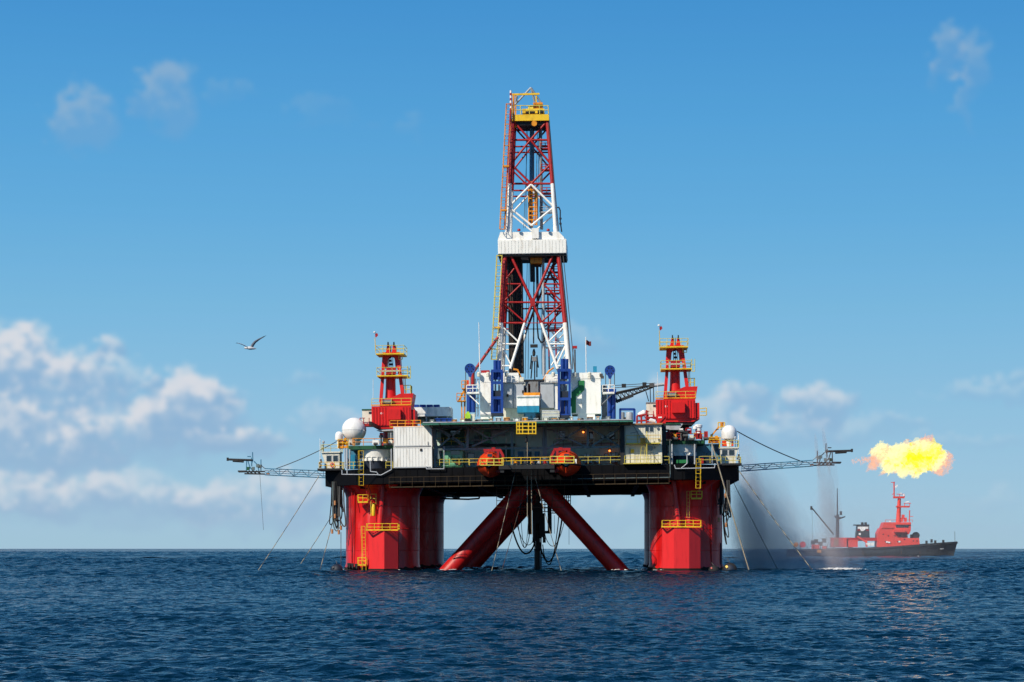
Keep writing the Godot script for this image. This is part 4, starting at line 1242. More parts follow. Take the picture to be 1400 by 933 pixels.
	for q in fr:
		var p := node(g, "boarding_platform", spot(q[0], q[3], 7.6))
		var a := spot(q[0], q[3], 7.8)
		var b := spot(q[1], q[3], 7.8)
		var segs := []
		for h in [0.0, 0.5, 1.1]: segs.append([a + Vector3(0, h, 0), b + Vector3(0, h, 0)])
		for f in [0.0, 0.3, 0.6, 1.0]: segs.append([a.lerp(b, f), a.lerp(b, f) + Vector3(0, 1.1, 0)])
		for e in segs: tube(p, "rail", e[0], e[1], 0.085, M.pale_yellow)
		for e in [a, b]: tube(p, "side_rail", e + Vector3(0, 1.1, 0), e + Vector3(0, 1.1, -2.4), 0.07, M.pale_yellow)
		boxc(p, "grating", (a + b) / 2 + Vector3(0, -0.05, -0.5), Vector3(b.x - a.x, 0.08, 0.9), M.dark)
	# people sized gear on the gallery
	rng.seed = 5
	for q in [[705, "amber"], [711, "navy"], [718, "cable"], [728, "tan"], [737, "grey_panel"], [745, "dull_red"]]:
		var u := thing("gallery_gear", {"amber": "amber lifebuoy canister standing on the lifeboat gallery", "navy": "dark blue hose reel standing on the lifeboat gallery", "cable": "grey cable reel standing on the lifeboat gallery", "tan": "tan rope coil standing on the lifeboat gallery", "grey_panel": "pale grey valve box standing on the lifeboat gallery", "dull_red": "dull red fire hose box standing on the lifeboat gallery"}[q[1]], "gear", spot(q[0], 635, 4.8))
		lathe(u, "drum", [Vector2(0.0, 0.1), Vector2(0.4, 0.1), Vector2(0.4, 0.2), Vector2(0.28, 0.25), Vector2(0.28, 0.65), Vector2(0.4, 0.7), Vector2(0.4, 0.8), Vector2(0.0, 0.8)], spot(q[0], 635, 4.8), M[q[1]], 16)
		boxc(u, "base", spot(q[0], 635, 4.8) + Vector3(0, 0.05, 0), Vector3(0.8, 0.12, 0.8), M.dark)
func cx_x(px: float, z: float) -> float:
	return spot(px, 0, z).x

func white_house() -> void:
	var z := -0.6
	var t := thing("deck_office", "two storey white ribbed deck office with yellow balcony rails", "building", spot(880, 634, z))
	pbox(t, "core", 854, 579.5, 905, 633.5, z, 8.0, M.cream)
	siding(t, 855, 580.5, 903.5, 605.5, z, M.cream, 0.42, 0.06, 0.07)
	siding(t, 855, 608.5, 903.5, 633, z, M.cream, 0.42, 0.06, 0.07)
	pbox(t, "corner_strip", 902, 579.5, 905, 633.5, z + 0.12, 0.2, M.cream)
	plate(t, "roof_overhang", [[850, 579.5], [906, 578.5], [906, 580.3], [850, 581]], z + 0.6, 8.6, M.tan)
	for q in [[882.5, 887, 583.5, 590], [888.5, 893, 583.5, 590], [886, 892.5, 609.5, 615.5]]:
		var w := node(t, "window", spot(q[0], q[3], z))
		pbox(w, "frame", q[0] - 0.8, q[2] - 0.8, q[1] + 0.8, q[3] + 0.8, z + 0.16, 0.2, M.grey_panel)
		pbox(w, "pane", q[0], q[2], q[1], q[3], z + 0.2, 0.2, M.glass)
	var door := pbox(t, "door", 862, 614.5, 867, 633, z + 0.14, 0.2, M.cream)
	pbox(t, "door_sign", 862.3, 614.5, 867, 619.5, z + 0.22, 0.1, M.yellow)
	pbox(t, "door_jamb", 861, 613.5, 862, 633, z + 0.2, 0.2, M.grey)
	pbox(t, "balcony", 856, 605.8, 903, 607.0, z + 1.5, 1.5, M.pale_yellow)
	railing(t, [spot(856, 605.8, z + 1.5), spot(903, 605.2, z + 1.5)], M.yellow, 1.25, 2.0, 0.045)
	pbox(t, "lower_walkway", 852, 633.4, 905, 634.3, z + 1.6, 1.6, M.pale_yellow)
	railing(t, [spot(854, 633.4, z + 1.6), spot(904, 633, z + 1.6)], M.pale_yellow, 1.2, 2.2, 0.045)
	pbox(t, "fire_box", 875.5, 599, 882.5, 606, z + 1.7, 0.6, M.amber)
	tube(t, "handrail_post", spot(884.5, 590, z + 1.6), spot(884.5, 633, z + 1.6), 0.07, M.pale_yellow)
	ladder(t, spot(880, 606, z + 1.2), spot(878, 633, z + 1.4), 0.7, M.pale_yellow)
	hose(t, "conduit", [spot(865, 580, z + 0.25), spot(876, 600, z + 0.25)], 0.05, M.grey)
	hose(t, "conduit", [spot(862, 592.5, z + 0.25), spot(873, 590.5, z + 0.25)], 0.05, M.grey)
	hose(t, "conduit", [spot(890, 618, z + 0.25), spot(900, 632, z + 0.25)], 0.05, M.grey)
	for q in [[895, 612], [899, 585], [901, 601]]: boxc(t, "bulkhead_light", spot(q[0], q[1], z + 0.3), Vector3(0.35, 0.3, 0.3), M.grey)
	# dark steel post structure between office and bay
	var u := thing("gantry_post", "dark steel gantry post between the shaded bay and the white office", "post", spot(853, 641, 0))
	pbox(u, "column", 848, 580, 854, 641, -0.2, 0.8, M.dark)
	pbox(u, "column", 905, 580, 911, 633, -2.0, 0.8, M.dark)
	# gear on the office roof
	u = thing("red_winch_frame", "dark red winch frame holding a white tank on the office roof", "machinery", spot(875, 579, -4))
	bars(u, "frame", [[spot(871, 579, -3), spot(871, 569, -3)], [spot(884, 579, -3), spot(884, 561, -3)], [spot(871, 569, -3), spot(884, 567, -3)], [spot(871, 576, -3), spot(884, 575, -3)], [spot(877, 579, -3), spot(877, 568, -3)], [spot(884, 571, -3), spot(896, 571, -3)], [spot(884, 577, -3), spot(896, 577, -3)]], 0.16, M.dull_red)
	lathe(u, "tank", [Vector2(0.0, -0.75), Vector2(0.4, -0.7), Vector2(0.5, -0.4), Vector2(0.5, 0.5), Vector2(0.3, 0.75), Vector2(0.0, 0.8)], spot(878, 566, -4), M.clean_white, 18, Basis(Vector3(0, 0, 1), -1.1))
	pbox(u, "drum_guard", 885, 567, 895, 571, -3.2, 0.8, M.dull_red)
	pbox(u, "white_box", 887, 568, 892.5, 570, -2.8, 0.3, M.clean_white)
	lathe(u, "lower_tank", [Vector2(0.0, -0.6), Vector2(0.3, -0.55), Vector2(0.36, -0.2), Vector2(0.36, 0.4), Vector2(0.0, 0.6)], spot(892, 575.5, -2.6), M.clean_white, 14, Basis(Vector3(0, 0, 1), 1.3))
	u = thing("red_panel_box", "red steel box with a diagonal stiffener under the right crane house", "box", spot(904, 579, -2.5))
	plate(u, "body", [[898, 566.5], [910.5, 566.5], [910.5, 579], [898, 579]], -2.5, 2.0, M.red)
	bar(u, "stiffener", spot(901, 579, -2.4), spot(910, 569, -2.4), 0.16, M.dull_red)
	pbox(u, "plaque", 900, 570, 905, 571.8, -2.4, 0.1, M.clean_white)
	u = thing("tank_frame", "blue square frame around two grey tanks beside the white office roof", "machinery", spot(857, 574, -8))
	for q in [[848, 848, 559.5, 577], [867.5, 867.5, 559.5, 577]]: bar(u, "upright", spot(q[0], q[2], -8), spot(q[1], q[3], -8), 0.4, M.blue)
	bar(u, "top_bar", spot(847, 560, -8), spot(868, 560, -8), 0.4, M.blue)
	for q in [[860.5, 4.8], [851.5, 2.6]]:
		var r := per(q[1], -8)
		lathe(u, "tank", [Vector2(0.0, -1.0), Vector2(r, -1.0), Vector2(r, 0.8), Vector2(r * 0.9, 0.95), Vector2(0.0, 1.0)], spot(q[0], 571.5, -8), M.grey_panel if q[0] > 855 else M.grey, 20)

# ---------------------------------------------------------------- cranes
func crane(ox: float, oy: float, label: String, left: bool) -> void:
	var z := -9.0
	var s := func(x: float, y: float, zz: float) -> Vector3: return spot(x + ox, y + oy, zz)
	var t := thing("pedestal_crane", label, "crane", spot(926 + ox, 606 + oy, -12))
	var k := per(1.0, -12.0)
	# slewing column under the house
	lathe(t, "slew_column", [Vector2(17 * k, 0.0), Vector2(14 * k, 10 * k), Vector2(13 * k, 26 * k)], spot(926 + ox, 604 + oy, -13), M.dark if not left else M.dull_red, 24)
	plate(t, "underframe", [[900 + ox, 572 + oy], [957 + ox, 572 + oy], [948 + ox, 577 + oy], [905 + ox, 577 + oy]], z - 0.3, 7.5, M.red)
	plate(t, "slew_ring", [[912 + ox, 576 + oy], [952 + ox, 576 + oy], [947 + ox, 581 + oy], [916 + ox, 581 + oy]], z - 0.6, 6.5, M.dark)
	# machine house with ribs
	pbox(t, "machine_house", 897 + ox, 546 + oy, 951 + ox, 572.5 + oy, z, 7.5, M.red)
	for i in 13:
		var x := 899.0 + i * 4.1
		if x > 916 and x < 936: continue
		boxc(t, "house_rib", s.call(x, 559.5, z + 0.06), Vector3(0.22, per(24, z), 0.14), M.red)
	pbox(t, "front_locker", 919 + ox, 550.5 + oy, 936.5 + ox, 564.5 + oy, z + 1.1, 1.2, M.red)
	pbox(t, "side_bay", 951 + ox, 551 + oy, 956.5 + ox, 571 + oy, z - 0.4, 5.0, M.red)
	lathe(t, "porthole", [Vector2(0.0, 0.0), Vector2(0.22, 0.0), Vector2(0.22, 0.08), Vector2(0.0, 0.1)], s.call(911, 556, z), M.clean_white, 16, Basis(Vector3(1, 0, 0), PI / 2))
	# sloping upper works
	plate(t, "upper_house", [[908 + ox, 546 + oy], [951 + ox, 546 + oy], [954 + ox, 528.5 + oy], [936 + ox, 529 + oy], [924 + ox, 534 + oy], [908 + ox, 537 + oy]], z - 1.2, 5.5, M.red)
	# deck rail
	railing(t, [s.call(897, 545.8, z - 3), s.call(897, 545.8, z), s.call(951, 545.0, z), s.call(951, 545, z - 3)], M.pale_yellow, 1.25, 1.9, 0.045, M.amber)
	lathe(t, "winch_drum", [Vector2(0.0, -0.8), Vector2(0.62, -0.8), Vector2(0.62, -0.65), Vector2(0.42, -0.6), Vector2(0.42, 0.6), Vector2(0.62, 0.65), Vector2(0.62, 0.8), Vector2(0.0, 0.8)], s.call(918.5, 540.5, z - 0.7), M.grey, 20, Basis(Vector3(0, 0, 1), PI / 2))
	# mast, legs, arch
	lathe(t, "mast_tube", [Vector2(7.6 * k, 0.0), Vector2(7.0 * k, 10 * k), Vector2(6.6 * k, 28 * k), Vector2(6.4 * k, 36 * k), Vector2(0.0, 36 * k)], spot(923 + ox, 536 + oy, -12), M.red, 28)
	for q in [[909.5, 541, 914.5, 474, 0.55], [939.5, 530, 932.0, 474, 0.6]]:
		bar(t, "mast_leg", s.call(q[0], q[1], z - 1.5), s.call(q[2], q[3], z - 2.2), q[4], M.red)
		bar(t, "mast_leg", s.call(q[0], q[1], z - 5.2), s.call(q[2], q[3], z - 4.5), q[4], M.red)
	var arch := [[910.5, 493], [912.0, 472.5], [935, 472.5], [936.5, 493], [929.5, 493]]
	for i in 9:
		var a := PI * i / 8.0
		arch.append([923.5 + cos(a) * 5.2, 484.0 - sin(a) * 6.5])
	arch.append([917.5, 493])
	var arch_o := []
	for p in arch: arch_o.append([p[0] + ox, p[1] + oy])
	plate(t, "head_arch", arch_o, z - 1.9, 2.8, M.red)
	for x in [919.5, 927.5]:
		plate(t, "sheave_horn", [[x - 3.2 + ox, 473 + oy], [x + 3.2 + ox, 473 + oy], [x + 1.3 + ox, 462 + oy], [x - 1.3 + ox, 462 + oy]], z - 1.9, 2.2, M.red)
		lathe(t, "sheave", [Vector2(0.0, -0.1), Vector2(0.4, -0.1), Vector2(0.3, 0.0), Vector2(0.4, 0.1), Vector2(0.0, 0.1)], s.call(x, 461, z - 1.7), M.dark, 16, Basis(Vector3(0, 0, 1), PI / 2))
	for q in [[902.5, 941, 473.5], [904, 946, 503.5]]:
		var p := node(t, "service_platform", s.call(q[0], q[2], z))
		var a: Vector3 = s.call(q[0], q[2], z)
		var b: Vector3 = s.call(q[1], q[2] - 0.6, z)
		boxc(p, "grating", (a + b) / 2 + Vector3(0, -0.16, -3.0), Vector3(b.x - a.x, 0.22, 6.0), M.yellow)
		var segs := []
		for h in [0.65, 1.3]:
			segs.append([a + Vector3(0, h, 0), b + Vector3(0, h, 0)])
			segs.append([a + Vector3(0, h, -6), b + Vector3(0, h, -6)])
			segs.append([a + Vector3(0, h, 0), a + Vector3(0, h, -6)])
			segs.append([b + Vector3(0, h, 0), b + Vector3(0, h, -6)])
		for f in 5:
			for d in [0.0, -6.0]: segs.append([a.lerp(b, f / 4.0) + Vector3(0, 0, d), a.lerp(b, f / 4.0) + Vector3(0, 1.3, d)])
		for e in segs: tube(p, "rail", e[0], e[1], 0.045, M.pale_yellow)
	# arch cross members and cables seen in the opening
	for x in [921.0, 923.5, 926.0]: tube(t, "hoist_rope", s.call(x, 462, z - 3.5), s.call(x, 504, z - 3.5), 0.06, M.cable)
	for q in [[0, 0], [1, 5], [2, 10]]: boxc(t, "rope_clamp", s.call(921.5 + q[0], 479.0 + q[1], z - 3.2), Vector3(0.5, 0.35, 0.4), M.navy)
	pbox(t, "name_board", 911 + ox, 497 + oy, 935 + ox, 499 + oy, z - 1.2, 0.15, M.grey_panel)
	pbox(t, "sheave_box", 917 + ox, 493 + oy, 930 + ox, 502 + oy, z - 1.3, 0.6, M.dull_red)
	# rear basket, ladders
	bars(t, "side_ladder", [[s.call(941, 506, z - 3), s.call(941.5, 529, z - 3)], [s.call(943, 506, z - 3), s.call(943.5, 529, z - 3)], [s.call(946, 491, z), s.call(946, 508, z)], [s.call(950, 491, z), s.call(950, 508, z)], [s.call(946, 508, z), s.call(950, 508, z)], [s.call(946, 499, z), s.call(950, 499, z)], [s.call(934, 475, z - 1), s.call(934, 482, z - 1)], [s.call(939, 475, z - 1), s.call(939, 482, z - 1)], [s.call(934, 482, z - 1), s.call(939, 482, z - 1)]], 0.06, M.pale_yellow)
	var bk: Vector3 = s.call(939, 528.5, z - 1.5)
	var bb: Vector3 = s.call(950, 528, z - 1.5)
	railing(t, [bk, bb, bb + Vector3(0, 0, -3)], M.pale_yellow, 1.35, 0.9, 0.06)
	# operator's cab
	var cab := node(t, "operator_cab", s.call(890, 567, z - 1))
	pbox(cab, "cab_body", 884 + ox, 551.5 + oy, 897 + ox, 570 + oy, z - 1.0, 3.0, M.cream)
	pbox(cab, "cab_roof", 883.5 + ox, 550 + oy, 898 + ox, 551.8 + oy, z - 0.9, 3.3, M.green if left else M.grey)
	pbox(cab, "cab_window", 893 + ox, 553.5 + oy, 897 + ox, 556.5 + oy, z - 0.9, 0.15, M.glass)
	plate(t, "cab_platform", [[882 + ox, 570 + oy], [912 + ox, 570 + oy], [912 + ox, 573.5 + oy], [884 + ox, 573.5 + oy]], z - 0.4, 3.0, M.dull_red)
	bars(t, "cab_rail", [[s.call(881, 571, z - 0.3), s.call(881, 562.5, z - 0.3)], [s.call(881, 562.5, z - 0.3), s.call(888, 562.5, z - 0.3)], [s.call(886, 571, z - 0.3), s.call(886, 562.5, z - 0.3)], [s.call(893.5, 562, z - 0.3), s.call(893.5, 572, z - 0.3)]], 0.07, M.dull_red)
	# gallows behind on the right crane
	if not left:
		bars(t, "rear_basket", [[s.call(957, 568, z), s.call(966, 568, z)], [s.call(966, 568, z), s.call(966, 558, z)], [s.call(957, 559, z), s.call(966, 558, z)], [s.call(958, 563, z), s.call(966, 563, z)]], 0.08, M.yellow)
		plate(t, "luffing_gear", [[913, 574], [957, 573], [946, 580], [936, 592], [927, 588]], z - 2.5, 2.0, M.dark)
	# wind vane pole with small flag
	tube(t, "vane_pole", s.call(902.5, 473, z), s.call(901.5, 452, z), 0.06, M.yellow)
	plate(t, "pennant", [[901.5 + ox, 447 + oy], [904.5 + ox, 446 + oy], [906 + ox, 449 + oy], [903.5 + ox, 452 + oy], [902 + ox, 451.5 + oy]], z, 0.05, M.dull_red)
	lathe(t, "anemometer", [Vector2(0.0, -0.2), Vector2(0.22, -0.1), Vector2(0.22, 0.1), Vector2(0.0, 0.2)], s.call(901.0, 445, z), M.clean_white, 10)
	tube(t, "aerial", s.call(899, 540, z - 1), s.call(899, 509, z - 1), 0.04, M.clean_white)

# ---------------------------------------------------------------- derrick
func derrick() -> void:
	var t := thing("derrick", "tall red and white lattice drilling derrick with a yellow crown", "derrick", spot(731, 508, -33))
	var yl := [168.0, 256.0, 315.0, 348.0, 446.0, 508.0]
	var xl := [702.5, 698.5, 696.0, 692.5, 687.0, 684.5]
	var xr := [748.8, 756.0, 760.0, 764.0, 773.5, 778.5]
	# depth of the faces narrows upwards like the front does
	var edge := func(y: float, right: bool) -> float:
		var xs: Array = xr if right else xl
		for i in 5:
			if y <= yl[i + 1] or i == 4:
				return lerpf(xs[i], xs[i + 1], (y - yl[i]) / (yl[i + 1] - yl[i]))
		return 0.0
	var zf := func(y: float, back: bool) -> float:
		var h := lerpf(3.1, 6.2, (y - 168.0) / 340.0)
		return -33.0 - h if back else -33.0 + h
	# pt: u from 0 (left leg) to 1 (right leg) on a face: 0 front, 1 back; on sides u runs front to back
	var pt := func(u: float, y: float, face: int) -> Vector3:
		# work in the front plane's metric, then set depth
		var yy: float = spot(0, y, -33).y
		var xa: float = spot(edge.call(y, false), y, -33).x
		var xb: float = spot(edge.call(y, true), y, -33).x
		var f: float = zf.call(y, false)
		var b: float = zf.call(y, true)
		match face:
			0: return Vector3(lerpf(xa, xb, u), yy, f)
			1: return Vector3(lerpf(xa, xb, u), yy, b)
			2: return Vector3(xa, yy, lerpf(f, b, u))
		return Vector3(xb, yy, lerpf(f, b, u))
	var tint := func(y: float) -> Material:
		if y < 256.0: return M.dull_red
		if y < 348.0: return M.white
		if y < 446.0: return M.dull_red
		return M.white
	# legs
	for face in [0, 1]:
		for u in [0.0, 1.0]:
			for i in 5:
				tube(t, "leg", pt.call(u, yl[i + 1], face), pt.call(u, yl[i], face), 0.36 if i < 2 else 0.44, tint.call((yl[i] + yl[i + 1]) / 2.0))
	# bracing on each face: upper diamonds, lower great X with sub-struts
	for face in 4:
		var r := 0.2 if face == 0 else 0.16
		for q in [[0, 170, 0.5, 196], [1, 170, 0.5, 196], [0.5, 196, 0, 229], [0.5, 196, 1, 229], [0, 229, 0.5, 256], [1, 229, 0.5, 256], [0.5, 257, 0, 288], [0.5, 257, 1, 288], [0, 288, 0.5, 313], [1, 288, 0.5, 313]]:
			tube(t, "diagonal", pt.call(float(q[0]), float(q[1]), face), pt.call(float(q[2]), float(q[3]), face), r, tint.call((q[1] + q[3]) / 2.0))
		for y in [196.0, 256.0]: tube(t, "girt", pt.call(0.0, y, face), pt.call(1.0, y, face), r, M.dull_red)
		if face == 1 or face == 3:
			for q in [[0.0, 204.0], [0.0, 264.0]]: tube(t, "girt", pt.call(0.0, q[1], face), pt.call(1.0, q[1], face), 0.15, M.dull_red)
		var lower := [[0.08, 350, 0.5, 418], [0.92, 350, 0.5, 418], [0.5, 418, 0.37, 446], [0.5, 418, 0.63, 446], [0.37, 446, 0.16, 508], [0.63, 446, 0.84, 508]]
		for q in lower: tube(t, "diagonal", pt.call(float(q[0]), float(q[1]), face), pt.call(float(q[2]), float(q[3]), face), r * 1.3, tint.call((q[1] + q[3]) / 2.0))
		var sub := [[0.03, 416, 0.3, 394], [0.0, 393, 0.3, 393], [0.0, 391, 0.18, 372], [0.03, 420, 0.37, 445], [0.0, 449, 0.29, 473], [0.0, 474.5, 0.29, 474.5], [0.03, 478, 0.17, 503], [0.0, 504, 0.17, 504]]
		for q in sub:
			for m in 2:
				var a: float = q[0] if m == 0 else 1.0 - q[0]
				var b: float = q[2] if m == 0 else 1.0 - q[2]
				tube(t, "sub_strut", pt.call(a, float(q[1]), face), pt.call(b, float(q[3]), face), r * 0.75, tint.call((q[1] + q[3]) / 2.0))
		for q in [[0.0, 0.5, 418], [0.5, 1.0, 418], [0.0, 0.37, 446], [0.63, 1.0, 446]]:
			tube(t, "girt", pt.call(q[0], float(q[2]), face), pt.call(q[1], float(q[2]), face), r * 0.9, M.dull_red)
		tube(t, "girt", pt.call(0.37, 446.0, face), pt.call(0.63, 446.0, face), 0.07, M.dull_red)
	boxc(t, "gusset", pt.call(0.5, 418.0, 0) + Vector3(0, 0, 0.2), Vector3(0.9, 1.5, 0.3), M.dull_red)
	# wind wall round the monkey board
	var w := node(t, "wind_wall", spot(727, 347, -28))
	var z := -27.2
	var deep := 11.6
	plate(w, "upper_wall", [[684, 317.5], [764, 317], [773.5, 327], [680.5, 328.5]], z - 0.5, deep - 1.0, M.white)
	pbox(w, "wall", 680.8, 328, 774.5, 347, z, deep, M.white)
	siding(w, 681, 328.6, 774.2, 346.4, z, M.white, 0.62, 0.07, 0.08)
	pbox(w, "stair_box", 727, 312, 736.5, 326, z + 0.15, 1.2, M.white)
	for x in [709.5, 749.5]: lathe(w, "warning_lamp", [Vector2(0.3, -0.2), Vector2(0.3, 0.05), Vector2(0.2, 0.2), Vector2(0.0, 0.25)], spot(x, 314.5, z), M.dull_red, 12)
	pbox(w, "floor_frame", 681, 347, 774, 350, z - 0.3, deep - 1, M.dark)
	pbox(w, "underside_unit", 725, 346, 741, 360, z - 3, 3.0, M.amber)
	pbox(w, "underside_unit", 712, 348, 722, 353, z - 2, 3.0, M.grey)
	pbox(w, "underside_unit", 748, 348, 774, 354, z - 2, 4.0, M.dark)
	# racked drill pipe
	var n := 0
	for i in 8:
		for j in 4:
			var x := 695.0 + i * 2.5 + (j % 2) * 0.9
			tube(t, "drill_pipe", spot(x + 2.0, 511, -31.0 - j * 1.3), spot(x, 350, -31.0 - j * 1.3), 0.16, M.pipe_brown if (i + j) % 3 else M.dark)
	# travelling gear in the middle
	pbox(t, "top_drive", 724.5, 350, 731, 384, -31.5, 2.0, M.dark)
	pbox(t, "top_drive_motor", 731, 352, 740, 364, -31.8, 1.6, M.rust)
	pbox(t, "top_drive_motor", 733, 364, 736.5, 416, -31.8, 0.8, M.navy)
	tube(t, "drill_string", spot(730, 384, -32), spot(729.5, 470, -32), 0.13, M.dark)
	pbox(t, "hook_block", 725, 471, 735, 475, -31.6, 0.9, M.dark)
	lathe(t, "swivel", [Vector2(0.0, -0.8), Vector2(0.25, -0.6), Vector2(0.3, 0.0), Vector2(0.15, 0.6), Vector2(0.0, 0.7)], spot(730, 482, -32), M.dark, 14)
	pbox(t, "elevator", 727.5, 488, 733.5, 494, -31.6, 0.9, M.grey)
	for q in [[728, 494, 726, 518], [731, 494, 731, 520], [734, 494, 734, 516], [727, 486, 725, 505], [734, 486, 736, 503]]: tube(t, "elevator_link", spot(q[0], q[1], -31.7), spot(q[2], q[3], -31.7), 0.12, M.navy if q[0] == 731 else M.dark)
	for q in [[721, 350, 718, 518], [723.5, 350, 722, 518], [739, 352, 741, 512], [745, 440, 746, 512]]: tube(t, "wire_rope", spot(q[0], q[1], -33), spot(q[2], q[3], -33), 0.05, M.cable)
	hose(t, "mud_hose", [spot(735, 416, -30), spot(734.5, 445, -30), spot(736, 462, -30), spot(740, 469, -30), spot(744, 466, -30), spot(745, 455, -30)], 0.14, M.rubber)
	tube(t, "standpipe", spot(743.5, 515, -31), spot(742.5, 352, -31), 0.26, M.grey_panel)
	tube(t, "standpipe", spot(761, 505, -35), spot(757, 355, -35), 0.14, M.dull_red)
	tube(t, "standpipe", spot(751, 505, -35), spot(749, 400, -35), 0.14, M.dull_red)
	# upper interior
	tube(t, "guide_rail", spot(726, 312, -33), spot(726.5, 168, -33), 0.32, M.boom_blue)
	tube(t, "guide_rail", spot(728.8, 256, -34), spot(728.8, 168, -34), 0.22, M.grey)
	tube(t, "guide_rail", spot(740.5, 314, -32), spot(739, 168, -32), 0.28, M.grey)
	for q in [[716, 722, 170, 312], [719, 720, 170, 312], [732, 735, 170, 300], [735, 737, 170, 300]]: tube(t, "wire_rope", spot(q[1], q[2], -33), spot(q[0], q[3], -33), 0.05, M.cable)
	# yellow travelling block carriage
	var c := node(t, "block_carriage", spot(728, 300, -31))
	pbox(c, "core", 725.5, 248, 728.5, 310, -31, 0.6, M.amber)
	var segs := []
	for x in [723.0, 731.5, 734.0]: segs.append([spot(x, 258, -30.6), spot(x, 308, -30.6)])
	for i in 9: segs.append([spot(723, 260 + i * 5.8, -30.6), spot(734, 260 + i * 5.8, -30.6)])
	bars(c, "lattice", segs, 0.13, M.amber)
	pbox(c, "sheave_guard", 722, 265, 725, 308, -31.2, 0.6, M.dark)
	# stair platforms inside the right leg
	for q in [[739, 752, 196, 203, "dull_red"], [740, 751.5, 226, 232, "dull_red"], [741, 754, 259, 264, "dull_red"], [738, 756, 285, 290, "grey_panel"], [744, 765, 394, 401, "dull_red"], [746, 768, 418, 425, "dull_red"], [748, 768, 446, 452, "dull_red"], [749, 763, 367, 372, "dull_red"], [744, 763, 378, 381, "dull_red"], [746, 771, 471, 475, "white"]]:
		var p := node(t, "stair_platform", spot(q[0], q[3], -33))
		var a := spot(q[0], q[3], -31.5)
		var b := spot(q[1], q[3], -31.5)
		boxc(p, "grating", (a + b) / 2 + Vector3(0, 0, -0.8), Vector3(b.x - a.x, 0.18, 2.0), M[q[4]])
		bars(p, "guard_rail", [[a + Vector3(0, 0.55, 0), b + Vector3(0, 0.55, 0)], [a + Vector3(0, 1.0, 0), b + Vector3(0, 1.0, 0)], [a, a + Vector3(0, 1.0, 0)], [b, b + Vector3(0, 1.0, 0)], [(a + b) / 2, (a + b) / 2 + Vector3(0, 1.0, 0)]], 0.07, M[q[4]])
	for q in [[766, 422, 750, 448], [752, 398, 766, 420], [752, 372, 762, 394], [765, 355, 752, 369], [752, 450, 768, 472], [768, 476, 754, 500]]:
		tube(t, "stair_flight", spot(q[0], q[1], -32), spot(q[2], q[3], -32), 0.16, M.dull_red if q[1] < 445 else M.white)
	# caged ladder outside the left leg with its service pipe
	ladder(t, spot(687, 314, -27), spot(696, 143, -29.5), 0.85, M.amber, true, 0.06)
	ladder(t, spot(675.5, 492, -26), spot(683, 350, -27), 0.85, M.pale_yellow, true, 0.06)
	for q in [[683, 492, 687, 350], [690, 314, 698, 150]]: tube(t, "service_pipe", spot(q[0], q[1], -27.5), spot(q[2], q[3], -28.5), 0.16, M.dull_red)
	for q in [[690, 695, 226], [687, 692, 286], [677, 683, 447]]: pbox(t, "ladder_landing", q[0] - 1.5, q[2], q[1] + 1, q[2] + 2.0, -26, 1.2, M.amber)
	# cables down the right leg
	for q in [[766, 350, 781, 500], [770, 350, 786, 512], [750, 168, 764, 316]]: hose(t, "cable_run", sag(spot(q[0], q[1], -27), spot(q[2], q[3], -26.5), -0.3), 0.07, M.cable)
	hose(t, "vent_pipe", [spot(761, 284, -28), spot(764, 283.5, -28), spot(766, 288, -28), spot(766, 303, -28), spot(768, 317, -28)], 0.12, M.navy)
	for y in [299.0, 306.0]: boxc(t, "valve", spot(766.3, y, -27.8), Vector3(0.45, 0.3, 0.3), M.navy)
	# crown
	var cr := node(t, "crown_block", spot(725, 166, -33))
	z = -29.2
	pbox(cr, "deck", 700, 156.5, 750.5, 165, z, 7.4, M.yellow)
	pbox(cr, "sheave_house", 714, 148.5, 744, 156, z - 1.2, 4.0, M.yellow)
	pbox(cr, "sheave_opening", 718.5, 152, 731, 155.5, z - 1.1, 0.3, M.dark)
	pbox(cr, "sheave_opening", 735, 151, 743, 155.5, z - 1.1, 0.3, M.dark)
	pbox(cr, "top_box", 729, 140, 742, 149, z - 1.8, 2.4, M.amber)
	pbox(cr, "hatch", 722, 145, 729, 149, z - 1.6, 2.0, M.pale_yellow)
	pbox(cr, "underframe", 706, 165, 746, 171, z - 0.6, 6.0, M.dark)
	lathe(cr, "sheave", [Vector2(0.0, -0.25), Vector2(0.5, -0.25), Vector2(0.4, 0.0), Vector2(0.5, 0.25), Vector2(0.0, 0.25)], spot(730.5, 169, z + 0.1), M.amber, 18, Basis(Vector3(1, 0, 0), PI / 2))
	bar(cr, "gallows_post", spot(702, 165, z), spot(702, 129, z), 0.35, M.amber)
	bar(cr, "gallows_beam", spot(700, 129.3, z), spot(737.5, 128.5, z), 0.32, M.yellow)
	bar(cr, "gallows_post", spot(733, 129, z - 2), spot(733, 142, z - 2), 0.25, M.yellow)
	bar(cr, "gallows_post", spot(705, 129, z - 6), spot(705, 157, z - 6), 0.25, M.amber)
	for q in [[704, 143, 725.8, 120], [726, 120, 731, 139], [726, 120, 740, 141], [707, 131, 704.5, 142]]: tube(cr, "gin_pole", spot(q[0], q[1], z - 1.5), spot(q[2], q[3], z - 2.5), 0.18, M.grey_panel)
	segs = []
	for q in [[700, 156.5], [712, 156.5], [724, 156.5], [738, 156.5], [750, 156.5]]: segs.append([spot(q[0], q[1], z), spot(q[0] - 0.5, q[1] - 12, z)])
	for y in [6.0, 12.0]: segs.append([spot(700, 156.5 - y, z), spot(750, 156.5 - y, z)])
	for y in [6.0, 12.0]: segs.append([spot(700, 156.5 - y, z - 7), spot(750, 156.5 - y, z - 7)])
	bars(cr, "guard_rail", segs, 0.08, M.pale_yellow)
